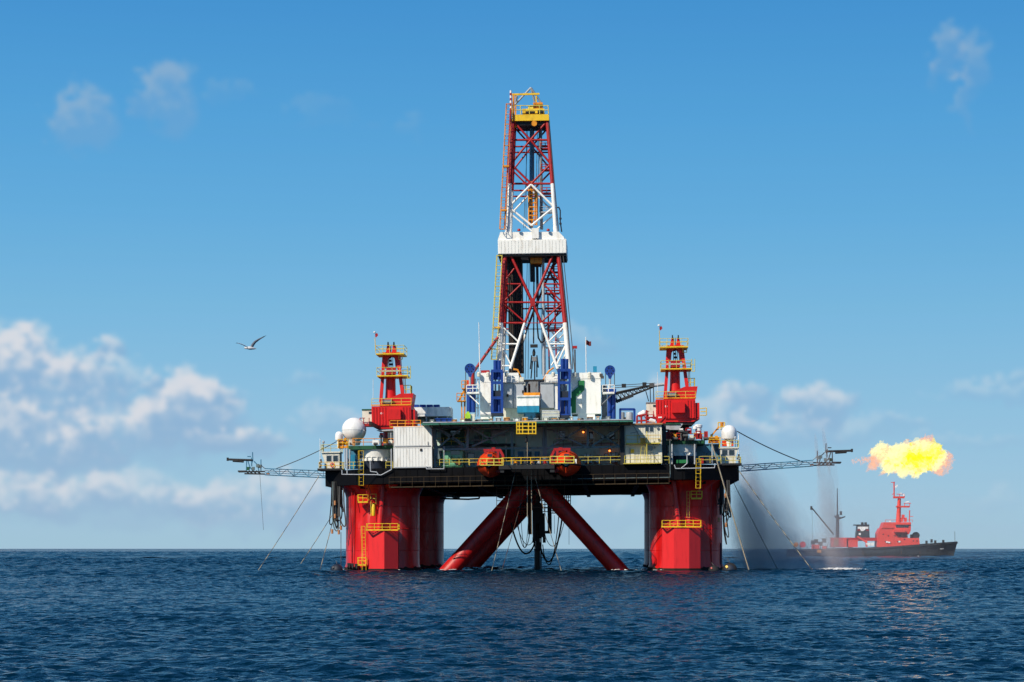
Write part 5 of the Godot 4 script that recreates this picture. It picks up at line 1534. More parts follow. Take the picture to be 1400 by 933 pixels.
	for i in 12:
		tube(cr, "striped_mast", spot(698.3, 165 - i * 3.42, z), spot(698.3, 161.58 - i * 3.42, z), 0.19, M.clean_white if i % 2 else M.dull_red)

# ---------------------------------------------------------------- drill floor around the derrick foot
func tensioner(label: String, x0: float, x1: float, ytop: float, ymid: float, ybot: float, z: float) -> void:
	var t := thing("riser_tensioner", label, "tensioner", spot((x0 + x1) / 2, ybot, z), "blue tensioner frames beside the derrick")
	for x in [x0 + 1.2, x1 - 1.2]: bar(t, "upright", spot(x, ybot, z), spot(x, ymid, z), 0.44, M.blue)
	for x in [x0 + 1.2, x1 - 1.2]: bar(t, "upright", spot(x, ybot, z - 2.2), spot(x, ymid, z - 2.2), 0.44, M.blue)
	for f in [0.0, 0.27, 0.62, 0.97]:
		var y := lerpf(ymid, ybot, f)
		bar(t, "cross_beam", spot(x0, y, z), spot(x1, y, z), 0.5, M.blue)
	for x in [x0 + (x1 - x0) * 0.36, x0 + (x1 - x0) * 0.68]:
		tube(t, "cylinder", spot(x, ybot - 3, z - 1.0), spot(x, lerpf(ymid, ybot, 0.55), z - 1.0), 0.34, M.blue)
		tube(t, "piston_rod", spot(x, lerpf(ymid, ybot, 0.56), z - 1.0), spot(x, ymid + 6, z - 1.0), 0.17, M.grey_panel)
		tube(t, "head_cylinder", spot(x, ymid + 12, z - 0.8), spot(x, ytop, z - 0.8), 0.36, M.blue)
	pbox(t, "sheave_box", x0 + 2, lerpf(ymid, ybot, 0.45), x1 - 3, lerpf(ymid, ybot, 0.62), z - 0.2, 0.8, M.navy)
	pbox(t, "foot", x0, ybot - 2, x1, ybot + 1.5, z + 0.3, 3.0, M.navy)
func wheel_tensioner(label: String, cx: float, cy: float, x0: float, x1: float, ytop: float, ybot: float, z: float) -> void:
	var t := thing("wireline_tensioner", label, "tensioner", spot((x0 + x1) / 2, ybot, z), "blue wheel topped tensioners at the ends of the drill floor")
	var r := per(7.2, z)
	lathe(t, "sheave_wheel", [Vector2(0.0, -0.25), Vector2(r * 0.8, -0.2), Vector2(r, -0.25), Vector2(r * 0.92, 0.0), Vector2(r, 0.25), Vector2(r * 0.8, 0.2), Vector2(0.0, 0.25)], spot(cx, cy, z), M.blue, 28, Basis(Vector3(1, 0, 0), PI / 2))
	for i in 6:
		var a := TAU * i / 6
		tube(t, "wheel_hole", spot(cx, cy, z + 0.24) + Vector3(cos(a) * r * 0.55, sin(a) * r * 0.55, 0), spot(cx, cy, z + 0.29) + Vector3(cos(a) * r * 0.55, sin(a) * r * 0.55, 0.04), 0.11, M.navy)
	plate(t, "yoke", [[cx - 4, cy + 4], [cx + 4, cy + 4], [cx + 1.6, cy + 11], [cx - 1.6, cy + 11]], z + 0.2, 0.5, M.blue)
	for f in [0.28, 0.75]:
		var x := lerpf(x0, x1, f)
		tube(t, "cylinder", spot(x, ybot, z - 0.2), spot(x, ytop, z - 0.2), per((x1 - x0) * 0.25, z), M.blue)
	tube(t, "piston_rod", spot(cx, ytop + 2, z), spot(cx, cy + 8, z), 0.2, M.grey_panel)
	for x in [cx - 6.0, cx + 6.0]: tube(t, "wire", spot(x, cy, z), spot(x + 0.5, ytop + 6, z), 0.07, M.cable)
	pbox(t, "head_plate", x0 - 0.5, ytop - 5, x1 + 0.5, ytop, z + 0.2, 1.2, M.blue)
func drill_floor() -> void:
	var z := -22.0
	# white tanks flanking the floor
	var t := thing("drill_floor_tank", "tall white tank block left of the derrick foot with a red top box", "tank", spot(664, 568, z))
	pbox(t, "body", 656, 511, 672, 566, z, 8.0, M.white)
	pbox(t, "upper_step", 657, 510, 671.5, 523, z + 0.06, 7.8, M.white)
	pbox(t, "skirt", 656.5, 568, 672, 573, z - 0.1, 6.0, M.white)
	pbox(t, "drip_ledge", 656, 566, 672, 568, z + 0.2, 7.0, M.grey_panel)
	pbox(t, "red_box", 657.5, 506.5, 669, 511.5, z - 1, 2.0, M.dull_red)
	bars(t, "gantry", [[spot(650, 518, z), spot(650, 570, z)], [spot(653.5, 518, z), spot(653.5, 570, z)], [spot(650, 525, z), spot(655, 525, z)], [spot(650, 545, z), spot(655, 545, z)], [spot(650, 558, z), spot(655, 558, z)]], 0.12, M.white)
	for x in [654.5, 667.0]: lathe(t, "floodlight", [Vector2(0.0, -0.5), Vector2(0.3, -0.4), Vector2(0.35, 0.2), Vector2(0.2, 0.4), Vector2(0.0, 0.45)], spot(x, 512, z + 0.7), M.cream, 12)
	t = thing("drill_floor_tank", "broad white tank block with a green emblem right of the derrick foot", "tank", spot(803, 568, z))
	pbox(t, "body", 781, 511, 821.5, 566, z, 8.0, M.white)
	pbox(t, "upper_step", 779, 509.8, 821.8, 518, z + 0.1, 7.8, M.white)
	pbox(t, "skirt", 790, 566, 813.5, 574, z - 0.1, 6.0, M.white)
	plate(t, "emblem", [[790.5, 520.5], [799, 520.5], [799, 533.5], [789, 542], [787.5, 541], [787.5, 565], [781.2, 565], [781.2, 537], [786, 532.5], [790.5, 529]], z + 0.16, 0.16, M.sign_green)
	for x in [786.0, 806.0]: lathe(t, "floodlight", [Vector2(0.0, -0.5), Vector2(0.3, -0.4), Vector2(0.35, 0.2), Vector2(0.2, 0.4), Vector2(0.0, 0.45)], spot(x, 512, z + 0.7), M.cream, 12)
	pbox(t, "roof_tank", 811, 501, 816, 509, z - 2, 1.0, M.teal)
	for q in [[822, 513], [823.5, 516]]: boxc(t, "lamp_bracket", spot(q[0], q[1], z + 0.4), Vector3(0.6, 0.5, 0.5), M.cable)
	# grey panels round the drill floor
	t = thing("wind_screen", "grey steel wind screen left of the dark drill floor opening", "screen", spot(702, 570, z))
	pbox(t, "panel", 687.5, 524, 716, 558, z + 0.6, 1.0, M.grey_panel)
	pbox(t, "panel_edge", 687.5, 522.8, 716.3, 524.2, z + 0.8, 1.2, M.grey)
	pbox(t, "upper_panel", 686, 510, 709, 523, z - 0.5, 4.0, M.white)
	pbox(t, "base_wall", 687.5, 558, 716, 574, z - 0.6, 4.0, M.cream)
	for x in [701.7]: pbox(t, "joint_strip", x, 524.4, x + 0.7, 557.8, z + 0.68, 0.14, M.grey)
	for q in [[694, 541], [715, 536]]: boxc(t, "latch", spot(q[0], q[1], z + 0.75), Vector3(0.35, 0.5, 0.3), M.dark)
	railing(t, [spot(690, 523, z + 0.4), spot(709, 522.6, z + 0.4)], M.white, 1.2, 1.6, 0.05)
	lathe(t, "floodlight", [Vector2(0.0, -0.5), Vector2(0.3, -0.4), Vector2(0.35, 0.2), Vector2(0.2, 0.4), Vector2(0.0, 0.45)], spot(692.5, 512, z + 0.9), M.cream, 12)
	t = thing("wind_screen", "grey steel wind screen right of the dark drill floor opening", "screen", spot(750, 570, z))
	pbox(t, "panel", 739, 524, 757, 558, z + 0.6, 1.0, M.grey_panel)
	pbox(t, "side_panel", 757.5, 524, 763, 560, z + 0.3, 1.0, M.white)
	pbox(t, "panel_edge", 738.8, 522.8, 763, 524.2, z + 0.8, 1.2, M.grey)
	pbox(t, "upper_panel", 746, 512, 765, 523, z - 0.5, 4.0, M.white)
	pbox(t, "base_wall", 739, 558, 764, 574, z - 0.6, 4.0, M.cream)
	railing(t, [spot(745, 523, z + 0.4), spot(764, 522.6, z + 0.4)], M.white, 1.2, 1.6, 0.05)
	lathe(t, "floodlight", [Vector2(0.0, -0.5), Vector2(0.3, -0.4), Vector2(0.35, 0.2), Vector2(0.2, 0.4), Vector2(0.0, 0.45)], spot(756.5, 512, z + 0.9), M.cream, 12)
	# floor and dark opening
	t = thing("drilling_station", "shaded open drill floor under the hanging hook between the grey screens", "drill floor", spot(729, 545, -33))
	pbox(t, "floor_plate", 656, 545, 822, 548, -26, 18, M.grey)
	pbox(t, "back_wall", 690, 519, 775, 546, -41, 0.6, M.grey)
	pbox(t, "back_beam", 706, 519, 752, 521.5, -27, 0.8, M.dark)
	pbox(t, "substructure", 690, 548, 775, 576, -27, 14, M.grey)
	for q in [[717, 530, 720, 545], [738, 528, 741, 545], [722, 525, 725, 545]]: pbox(t, "tong", q[0], q[1], q[2], q[3], -25, 0.8, M.rust)
	pbox(t, "pipe_ramp_head", 716, 537, 738, 541.5, -21, 1.0, M.amber)
	for q in [[[702, 505], [708, 506], [714, 521]], [[757, 503], [750, 508], [743, 519]]]:
		var pts := []
		for p in q: pts.append(spot(p[0], p[1], -23))
		hose(t, "yellow_arm", pts, 0.16, M.amber)
	for q in [[710, 516, 716, 522], [714, 523, 718, 527]]: pbox(t, "cathead", q[0], q[1], q[2], q[3], -21.4, 1.0, M.cream)
	t = thing("drillers_cabin", "white and turquoise cabin box at the front of the drill floor", "cabin", spot(722, 570, z + 4))
	pbox(t, "upper_half", 706.5, 542, 737, 555.2, z + 4, 5.0, M.clean_white)
	pbox(t, "lower_half", 707, 555.4, 737, 564, z + 4, 5.0, M.teal)
	pbox(t, "shade", 706, 541, 737.6, 542.4, z + 4.3, 5.4, M.clean_white)
	pbox(t, "pedestal", 716, 564, 732, 573, z + 3, 3.0, M.boom_blue)
	tensioner("blue twin cylinder riser tensioner in front of the left grey screen", 671.5, 687.5, 493, 507.5, 567, z + 3)
	tensioner("blue twin cylinder riser tensioner overlapping the green emblem", 763, 780, 491, 506.5, 570, z + 3)
	wheel_tensioner("blue wheel topped tensioner beside the white balcony on the left", 642.5, 504.5, 637.5, 650, 533, 564, z + 1)
	wheel_tensioner("blue wheel topped tensioner at the right end of the drill floor", 834, 507, 830, 842, 537, 573, z + 1)
	for q in [[638, 655, 538.5, true], [824, 840, 538.5, false]]:
		t = thing("side_balcony", "white railed balcony with a slanted strut by the blue wheel tensioner on the left" if q[3] else "white railed balcony with a slanted strut by the blue wheel tensioner on the right", "balcony", spot(q[0], q[2], z + 2))
		pbox(t, "floor", q[0], q[2] - 2.4, q[1], q[2], z + 3, 3.0, M.white)
		railing(t, [spot(q[0], q[2] - 2.4, z + 3), spot(q[1], q[2] - 2.7, z + 3)], M.white, 1.2, 1.1, 0.08)
		if q[3]: bar(t, "strut", spot(640, 539, z + 2.6), spot(655, 553, z + 2.6), 0.2, M.white)
		else: bar(t, "strut", spot(837, 539, z + 2.6), spot(823, 553, z + 2.6), 0.16, M.grey)
	t = thing("support_tower", "grey tower behind the right blue wheel tensioner", "tower", spot(826, 573, z))
	pbox(t, "column", 822.5, 527, 830, 573, z - 2, 2.0, M.grey)
	pbox(t, "foot_plate", 822, 571, 832, 574, z - 1, 2.0, M.grey)
	# amber stair tower at the left
	t = thing("stair_tower", "amber stair tower with railed landings at the left end of the drill floor", "stairs", spot(631, 570, z))
	for q in [[624.5, 636, 549], [631, 638, 532]]:
		pbox(t, "landing", q[0], q[2] - 1.2, q[1], q[2], z + 1, 2.4, M.amber)
		railing(t, [spot(q[0], q[2] - 1.2, z + 1), spot(q[1], q[2] - 1.3, z + 1)], M.amber, 1.3, 0.9, 0.07)
	bar(t, "stair_stringer", spot(627, 549, z + 0.5), spot(635, 533, z + 0.5), 0.3, M.amber)
	bar(t, "leg", spot(631, 549, z), spot(631.5, 573, z), 0.22, M.amber)
	bar(t, "leg", spot(636, 520, z), spot(635, 573, z), 0.3, M.tan)
	pbox(t, "orange_canister", 637.5, 520, 641, 528, z - 1, 0.8, M.orange)
	t = thing("lime_machine", "lime green machine standing beside a small white unit on the upper deck edge", "machinery", spot(641, 575, -8))
	pbox(t, "body", 636, 566, 643, 576, -8, 1.4, M.lime)
	plate(t, "hood", [[637, 566], [642, 566], [641, 563], [638.5, 563]], -8, 1.2, M.lime)
	pbox(t, "white_unit", 644, 566, 649, 576, -8.4, 1.0, M.cream)
	for x in [637.5, 641.5]: lathe(t, "wheel", [Vector2(0.0, -0.12), Vector2(0.3, -0.12), Vector2(0.3, 0.12), Vector2(0.0, 0.12)], spot(x, 574.5, -7.9), M.dark, 14, Basis(Vector3(1, 0, 0), PI / 2))
	# low clutter along the upper deck edge
	rng.seed = 90
	var cols := [["cream", "cream"], ["grey_panel", "pale grey"], ["tan", "tan"], ["white", "white"], ["amber", "amber"], ["grey", "grey"]]
	for i in 20:
		var x := 590.0 + i * 12.6 + rng.randf_range(-3, 3)
		var hgt := rng.randf_range(1.5, 5.0)
		var wd := rng.randf_range(4.0, 9.0)
		var col: Array = cols[i % 6]
		var y := 575.5 - (x - 727) * HEEL
		var u := thing("deck_crate", "%s gear crate with %s lid on the upper deck edge" % [col[1], cols[(i + 1 + i / 6) % 6][1]], "crate", spot(x, y, -10), "gear crates along the upper deck edge")
		pbox(u, "body", x, y - hgt, x + wd, y, -9.0, 1.2, M[col[0]])
		var lc: Array = cols[(i + 1 + i / 6) % 6]
		pbox(u, "lid", x - 0.3, y - hgt - 0.7, x + wd + 0.3, y - hgt, -8.9, 1.4, M[lc[0]])
		for f in [0.1, 0.8]: pbox(u, "batten", x + wd * f, y - hgt + 0.4, x + wd * (f + 0.1), y - 0.3, -8.92, 0.1, M.cable)
	t = thing("pipe_rack", "low stack of pale pipes lying on the upper deck below the right screen", "pipes", spot(750, 572, -17))
	for i in 5: tube(t, "pipe", spot(741, 562 + i * 2.0, -18.5), spot(765, 562 + i * 2.0, -18.5), 0.12, M.cream if i % 2 else M.grey_panel)
	# antenna and flag
	t = thing("aerial_mast", "thin white aerial mast left of the derrick foot", "mast", spot(656, 510, -23))
	tube(t, "pole", spot(656.3, 511, -23), spot(655.2, 470, -23), 0.1, M.clean_white)
	tube(t, "whip", spot(655.2, 470, -23), spot(654.6, 441, -23), 0.06, M.clean_white)
	t = thing("flag_pole", "white flag pole with a small dark red flag on the white tank block", "flag", spot(801, 510, -23))
	tube(t, "pole", spot(801.5, 511, -23), spot(801, 461, -23), 0.08, M.clean_white)
	var rows := []
	for i in 7:
		var line := []
		for j in 4:
			var p := spot(801.4 + i * 1.15, 465.5 + j * 2.1 + i * 0.3, -23)
			line.append(p + Vector3(0, 0.05 * sin(i * 1.2), 0.22 * sin(i * 1.3 + j * 0.4)))
		rows.append(line)
	piece(t, "flag", skin_mesh(rows), M.flag, Transform3D())
	t = thing("flare_lamp_post", "dark post with a dark red lamp head right of the derrick", "post", spot(786, 510, -24))
	tube(t, "post", spot(786.5, 512, -24), spot(786, 478, -24), 0.14, M.cable)
	pbox(t, "lamp_head", 783, 473, 789, 476.5, -23.8, 0.8, M.dull_red)
	tube(t, "arm", spot(783.5, 476, -24), spot(782.5, 505, -24), 0.08, M.cable)
	t = thing("slanted_brace", "slanted dark red pipe boom rising from the left wheel tensioner to the derrick", "boom", spot(648, 512, -25))
	tube(t, "pipe", spot(648, 508, -25), spot(681, 461, -25), 0.26, M.dull_red)
	tube(t, "upright", spot(646, 535, -25), spot(646.5, 508, -25), 0.3, M.dull_red)
	for i in 5: boxc(t, "clamp", spot(648, 508, -25).lerp(spot(681, 461, -25), 0.1 + i * 0.2), Vector3(0.6, 0.25, 0.6), M.cable)
	# white cabin row behind the left crane with blue roof units
	t = thing("mud_laboratory", "long white cabin with small blue units on its roof, behind the left crane", "cabin", spot(590, 573, -24))
	pbox(t, "walls", 552, 557, 616, 569.5, -22, 6.0, M.clean_white)
	pbox(t, "lower_bay", 566, 569.5, 612, 578, -23.5, 4.0, M.steel)
	for x in [566.0, 582.0, 597.0, 611.0]: pbox(t, "post", x, 569.5, x + 1.6, 578, -22.2, 0.3, M.grey_panel)
	for x in [564.0, 573.5, 583.0, 592.5]: pbox(t, "roof_unit", x, 553.5, x + 8, 557, -22.5, 2.0, M.blue)
	t = thing("blue_skip", "blue open skip on the upper deck below the white cabin", "skip", spot(604, 577, -6))
	plate(t, "tub", [[595, 573], [618, 572.5], [616, 577.5], [597, 577.5]], -5, 2.0, M.blue)
	pbox(t, "rim", 594.5, 572, 618.5, 573.2, -4.9, 2.2, M.blue)
	for x in [602.0, 610.0]: pbox(t, "rib", x, 573, x + 1, 577.4, -4.88, 0.2, M.navy)
	# spare lattice boom of the right crane, resting
	t = thing("lattice_boom", "lattice crane boom coloured dark for its shade, resting slanted behind the right wheel tensioner", "boom", spot(842, 553, -27))
	var zb := -27.0
	for c in [[838, 538, 893, 526.5, 0.0], [838, 550, 893, 529.5, 0.0], [838, 540, 893, 526.5, -1.6], [838, 551, 893, 529.5, -1.6]]:
		tube(t, "chord", spot(c[0], c[1], zb + c[4]), spot(c[2], c[3], zb + c[4]), 0.16, M.dark)  # chords and lacing carry the boom's shade as a dark colour
	for i in 10:
		var f := i / 10.0
		var g := (i + 1) / 10.0
		for dz in [0.0, -1.6]:
			tube(t, "lacing", spot(lerpf(838, 893, f), lerpf(538.5, 526.5, f), zb + dz), spot(lerpf(838, 893, g), lerpf(550, 529.5, g), zb + dz), 0.1, M.dark)
			tube(t, "lacing", spot(lerpf(838, 893, f), lerpf(550, 529.5, f), zb + dz), spot(lerpf(838, 893, f), lerpf(538.5, 526.5, f), zb + dz), 0.08, M.dark)
	tube(t, "boom_tip", spot(890, 528, zb), spot(908, 525.5, zb), 0.3, M.grey_panel)
	pbox(t, "tip_sheaves", 888, 524.5, 894, 529.5, zb + 0.4, 1.2, M.cable)
	for q in [[850, 525, 856, 530], [878.5, 523, 884, 529]]: pbox(t, "rope_block", q[0], q[1], q[2], q[3], zb + 0.4, 0.8, M.dark)
	for y in [526.0, 529.0]: tube(t, "pendant_rope", spot(838, y + 1.5, zb), spot(896, y - 2, zb), 0.06, M.cable)
	for i in 9: boxc(t, "counter_sheave", spot(844 + i * 2.6, 549.5 - i * 1.0, zb + 0.3), Vector3(0.35, 0.45, 0.4), M.dark)
	for q in [[889, 530, 889.5, 552], [893.5, 528, 894, 552], [883, 535, 887, 549]]: tube(t, "rest_post", spot(q[0], q[1], zb), spot(q[2], q[3], zb), 0.08, M.dark)

# ---------------------------------------------------------------- burner booms
func boom(left: bool) -> void:
	var z := -30.0
	var t := thing("burner_boom", "blue lattice burner boom with a dark burner head held over open sea" if left else "blue lattice burner boom whose burner head points at the flame", "burner boom", spot(440 if left else 1013, 648 if left else 640, z))
	var pt := func(f: float, up: bool, dz: float) -> Vector3:
		if left: return spot(lerpf(452, 362, f), lerpf(644.5, 641.0, f) if up else lerpf(654.0, 649.5, f), z + dz)
		return spot(lerpf(1013, 1112, f), lerpf(636.5, 629.5, f) if up else lerpf(644.5, 637.5, f), z + dz)
	var n := 9
	for dz in [-0.9, 0.9]:
		tube(t, "chord", pt.call(0.0, true, dz), pt.call(1.0, true, dz), 0.085, M.boom_blue)
		tube(t, "chord", pt.call(0.0, false, dz), pt.call(1.0, false, dz), 0.1, M.boom_blue)
		for i in n:
			var a := float(i) / n
			var b := float(i + 1) / n
			tube(t, "lacing", pt.call(a, i % 2 == 0, dz), pt.call(b, i % 2 == 1, dz), 0.06, M.boom_blue)
			if i % 2 == 1: tube(t, "lacing", pt.call(a, true, dz), pt.call(a, false, dz), 0.06, M.boom_blue)
	for i in n + 1:
		var a := float(i) / n
		tube(t, "cross_tie", pt.call(a, false, -0.9), pt.call(a, false, 0.9), 0.07, M.boom_blue)
	for dz in [-0.3, 0.3]: tube(t, "feed_pipe", pt.call(0.0, false, dz) + Vector3(0, 0.4, 0), pt.call(1.0, false, dz) + Vector3(0, 0.4, 0), 0.055, M.boom_blue)
	tube(t, "feed_pipe", pt.call(0.0, false, 0.0) + Vector3(0, 0.75, 0), pt.call(1.0, false, 0.0) + Vector3(0, 0.75, 0), 0.05, M.rust)
	var s := func(x: float, y: float) -> Vector3: return spot(x, y, z)
	var mir := func(x: float, y: float) -> Vector3:
		return spot(x, y, z) if left else spot(1112.0 + (362.0 - x) * 1.04, y - 12.0, z)
	# head platform and burner
	var h := node(t, "burner_head", mir.call(345.0, 648.0))
	var seg := func(x0, y0, x1, y1): return [mir.call(float(x0), float(y0)), mir.call(float(x1), float(y1))]
	bars(h, "platform_frame", [seg.call(326, 645.5, 362, 645), seg.call(334, 648, 362, 648.5), seg.call(325, 644.5, 336, 644.5), seg.call(336, 644, 340, 648), seg.call(340, 644, 345, 648), seg.call(346, 644, 350, 648), seg.call(350, 644, 356, 648)], 0.13, M.dark)
	bars(h, "burner_arm", [seg.call(310.5, 628.5, 345, 629.5), seg.call(311, 626, 311, 630.5), seg.call(318, 630.5, 333, 631.5)], 0.2, M.dark)
	bars(h, "pipes", [seg.call(337, 630, 336.5, 645), seg.call(338.5, 630, 342, 641), seg.call(345, 618.5, 345.5, 631), seg.call(343.5, 626, 344, 638), seg.call(345.5, 628, 343.5, 636), seg.call(338, 624.5, 343, 624.5), seg.call(356.5, 628.5, 356.5, 646), seg.call(352, 636, 354, 646), seg.call(347, 631, 352, 636), seg.call(341, 638, 346, 645)], 0.09, M.boom_blue if left else M.dark)
	for q in [[352, 637], [355.5, 638], [339, 641], [346, 641]]: boxc(h, "valve", mir.call(float(q[0]), float(q[1])), Vector3(0.5, 0.6, 0.5), M.green if q[0] < 342 else M.steel)
	bars(h, "guard_rail", [seg.call(356, 636, 362, 641), seg.call(350, 636, 358, 636)], 0.07, M.grey)
	# stays
	if left:
		hose(t, "stay_wire", sag(spot(376, 641.5, z), spot(462, 603, -12), 0.3), 0.07, M.cable)
		hose(t, "hanging_line", sag(spot(355, 648, z), spot(360, 725, z), 0.0), 0.03, M.cable)
		boxc(t, "stay_lug", spot(366, 648, z), Vector3(0.6, 0.3, 0.6), M.tan)
	else:
		hose(t, "stay_wire", sag(spot(1098, 632, z), spot(1008, 590, -12), 0.3), 0.09, M.cable)
		boxc(t, "stay_lug", spot(1110, 636, z), Vector3(0.6, 0.3, 0.6), M.tan)

# ---------------------------------------------------------------- flame, spray
func blob_mesh(sd: int, rough: float) -> ArrayMesh:
	var nz := FastNoiseLite.new()
	nz.seed = sd
	nz.frequency = 0.75
	nz.fractal_octaves = 3
	var rows := []
	for i in 15:
		var a := -PI / 2 + PI * i / 14
		var line := []
		for j in 22:
			var b := TAU * j / 22
			var d := Vector3(cos(a) * cos(b), sin(a), cos(a) * sin(b))
			line.append(d * (1.0 + rough * nz.get_noise_3dv(d * 2.4)))
		rows.append(line)
	return skin_mesh(rows, true)
func flame() -> void:
	var z := -30.0
	var t := thing("gas_flame", "billowing bright yellow gas flame with pink edges streaming past the burner head", "flame", spot(1240, 627, z))
	var shapes := []
	for i in 5: shapes.append(blob_mesh(40 + i, 1.25))
	rng.seed = 17
	# x, y, radius, kind (0 deep yellow core, 1 pale yellow, 2 pink fringe)
	var lobes := [[1250, 626, 13, 0], [1262, 624, 12, 0], [1240, 630, 11, 0], [1272, 626, 9, 0], [1218, 634, 7, 0], [1254, 640, 6, 0], [1268, 632, 8, 0],
		[1197, 618, 7, 1], [1206, 615, 7, 1], [1216, 621, 10, 1], [1228, 622, 12, 1], [1234, 614, 8, 1], [1243, 617, 11, 1], [1256, 613, 10, 1], [1266, 608, 7, 1], [1276, 617, 9, 1], [1284, 628, 8, 1], [1278, 634, 8, 1], [1262, 636, 9, 1], [1252, 645, 7, 1], [1245, 641, 8, 1], [1233, 643, 7, 1], [1226, 638, 8, 1], [1214, 640, 6, 1], [1210, 630, 8, 1], [1205, 624, 6, 1], [1288, 623, 5, 1],
		[1272, 603, 4, 2], [1274, 600, 2, 2], [1262, 604, 4, 2], [1294, 630, 7, 2], [1290, 640, 7, 2], [1284, 645, 5, 2], [1297, 624, 4, 2], [1278, 642, 4, 2], [1200, 626, 6, 2], [1193, 637, 5, 2], [1189, 640, 3, 2], [1197, 633, 5, 2], [1190, 628, 3, 2], [1183, 629, 2, 2], [1241, 604, 2, 2], [1243, 602, 1.5, 2], [1265, 596, 1.2, 2], [1238, 650, 1.2, 2], [1211, 644, 3, 2], [1248, 611, 5, 2]]
	for i in 150:
		var b: Array = lobes[rng.randi_range(7, 26)]
		var an := rng.randf() * TAU
		lobes.append([b[0] + cos(an) * b[2] * rng.randf_range(0.7, 1.25), b[1] + sin(an) * b[2] * rng.randf_range(0.7, 1.2), rng.randf_range(0.7, 3.4), 1 if rng.randf() < 0.4 else 2])
	var more := []
	for l in lobes:
		if l[2] < 3.5: continue
		for k in 2: more.append([l[0] + rng.randfn() * l[2] * 0.4, l[1] + rng.randfn() * l[2] * 0.36, l[2] * rng.randf_range(0.5, 0.95), l[3]])
	lobes.append_array(more)
	for i in 14: lobes.append([1166.0 + i * 2.2, 631.0 - i * 0.2 + rng.randfn() * 2.0, rng.randf_range(1.0, 2.6), 2])
	for l in lobes:
		var r := per(l[2], z) * (0.86 if l[3] == 1 else 1.0)
		var zz := z + rng.randf_range(-2.0, 2.0) * (0.5 if l[3] == 0 else 1.0)
		var bs := Basis.from_euler(Vector3(rng.randf() * TAU, rng.randf() * TAU, rng.randf() * TAU)) * Basis.from_scale(Vector3(1, 1, 1) * r * rng.randf_range(0.95, 1.2))
		if l[2] < 3.6: bs = Basis(Vector3(0, 0, 1), rng.randfn(-0.7, 0.7)) * Basis.from_scale(Vector3(rng.randf_range(0.45, 0.8), rng.randf_range(1.2, 2.4), 0.8) * r)
		piece(t, "flame_lobe", shapes[rng.randi_range(0, 4)], [M.flame_core, M.flame_body, M.flame_fringe][l[3]], Transform3D(bs, spot(l[0], l[1], zz)))
	var li := OmniLight3D.new()
	li.name = "flame_light"
	li.light_color = Color(1.0, 0.6, 0.4)
	li.light_energy = 30.0
	li.light_size = 4.0
	li.omni_range = 400.0
	li.shadow_enabled = true
	t.add_child(li)
	li.global_position = spot(1244, 627, z + 8.5)
func mist(parent: Node3D, called: String, a: Vector3, b: Vector3, wide: float, mat: FogMaterial, deep := -1.0) -> void:
	var f := FogVolume.new()
	f.name = called
	f.shape = RenderingServer.FOG_VOLUME_SHAPE_ELLIPSOID
	f.size = Vector3(wide, a.distance_to(b), wide if deep < 0.0 else deep)
	f.material = mat
	parent.add_child(f, true)
	f.global_transform = Transform3D(along(a, b), (a + b) / 2)
func fog(c: Color, d: float) -> FogMaterial:
	var f := FogMaterial.new()
	f.albedo = c
	f.density = d
	return f
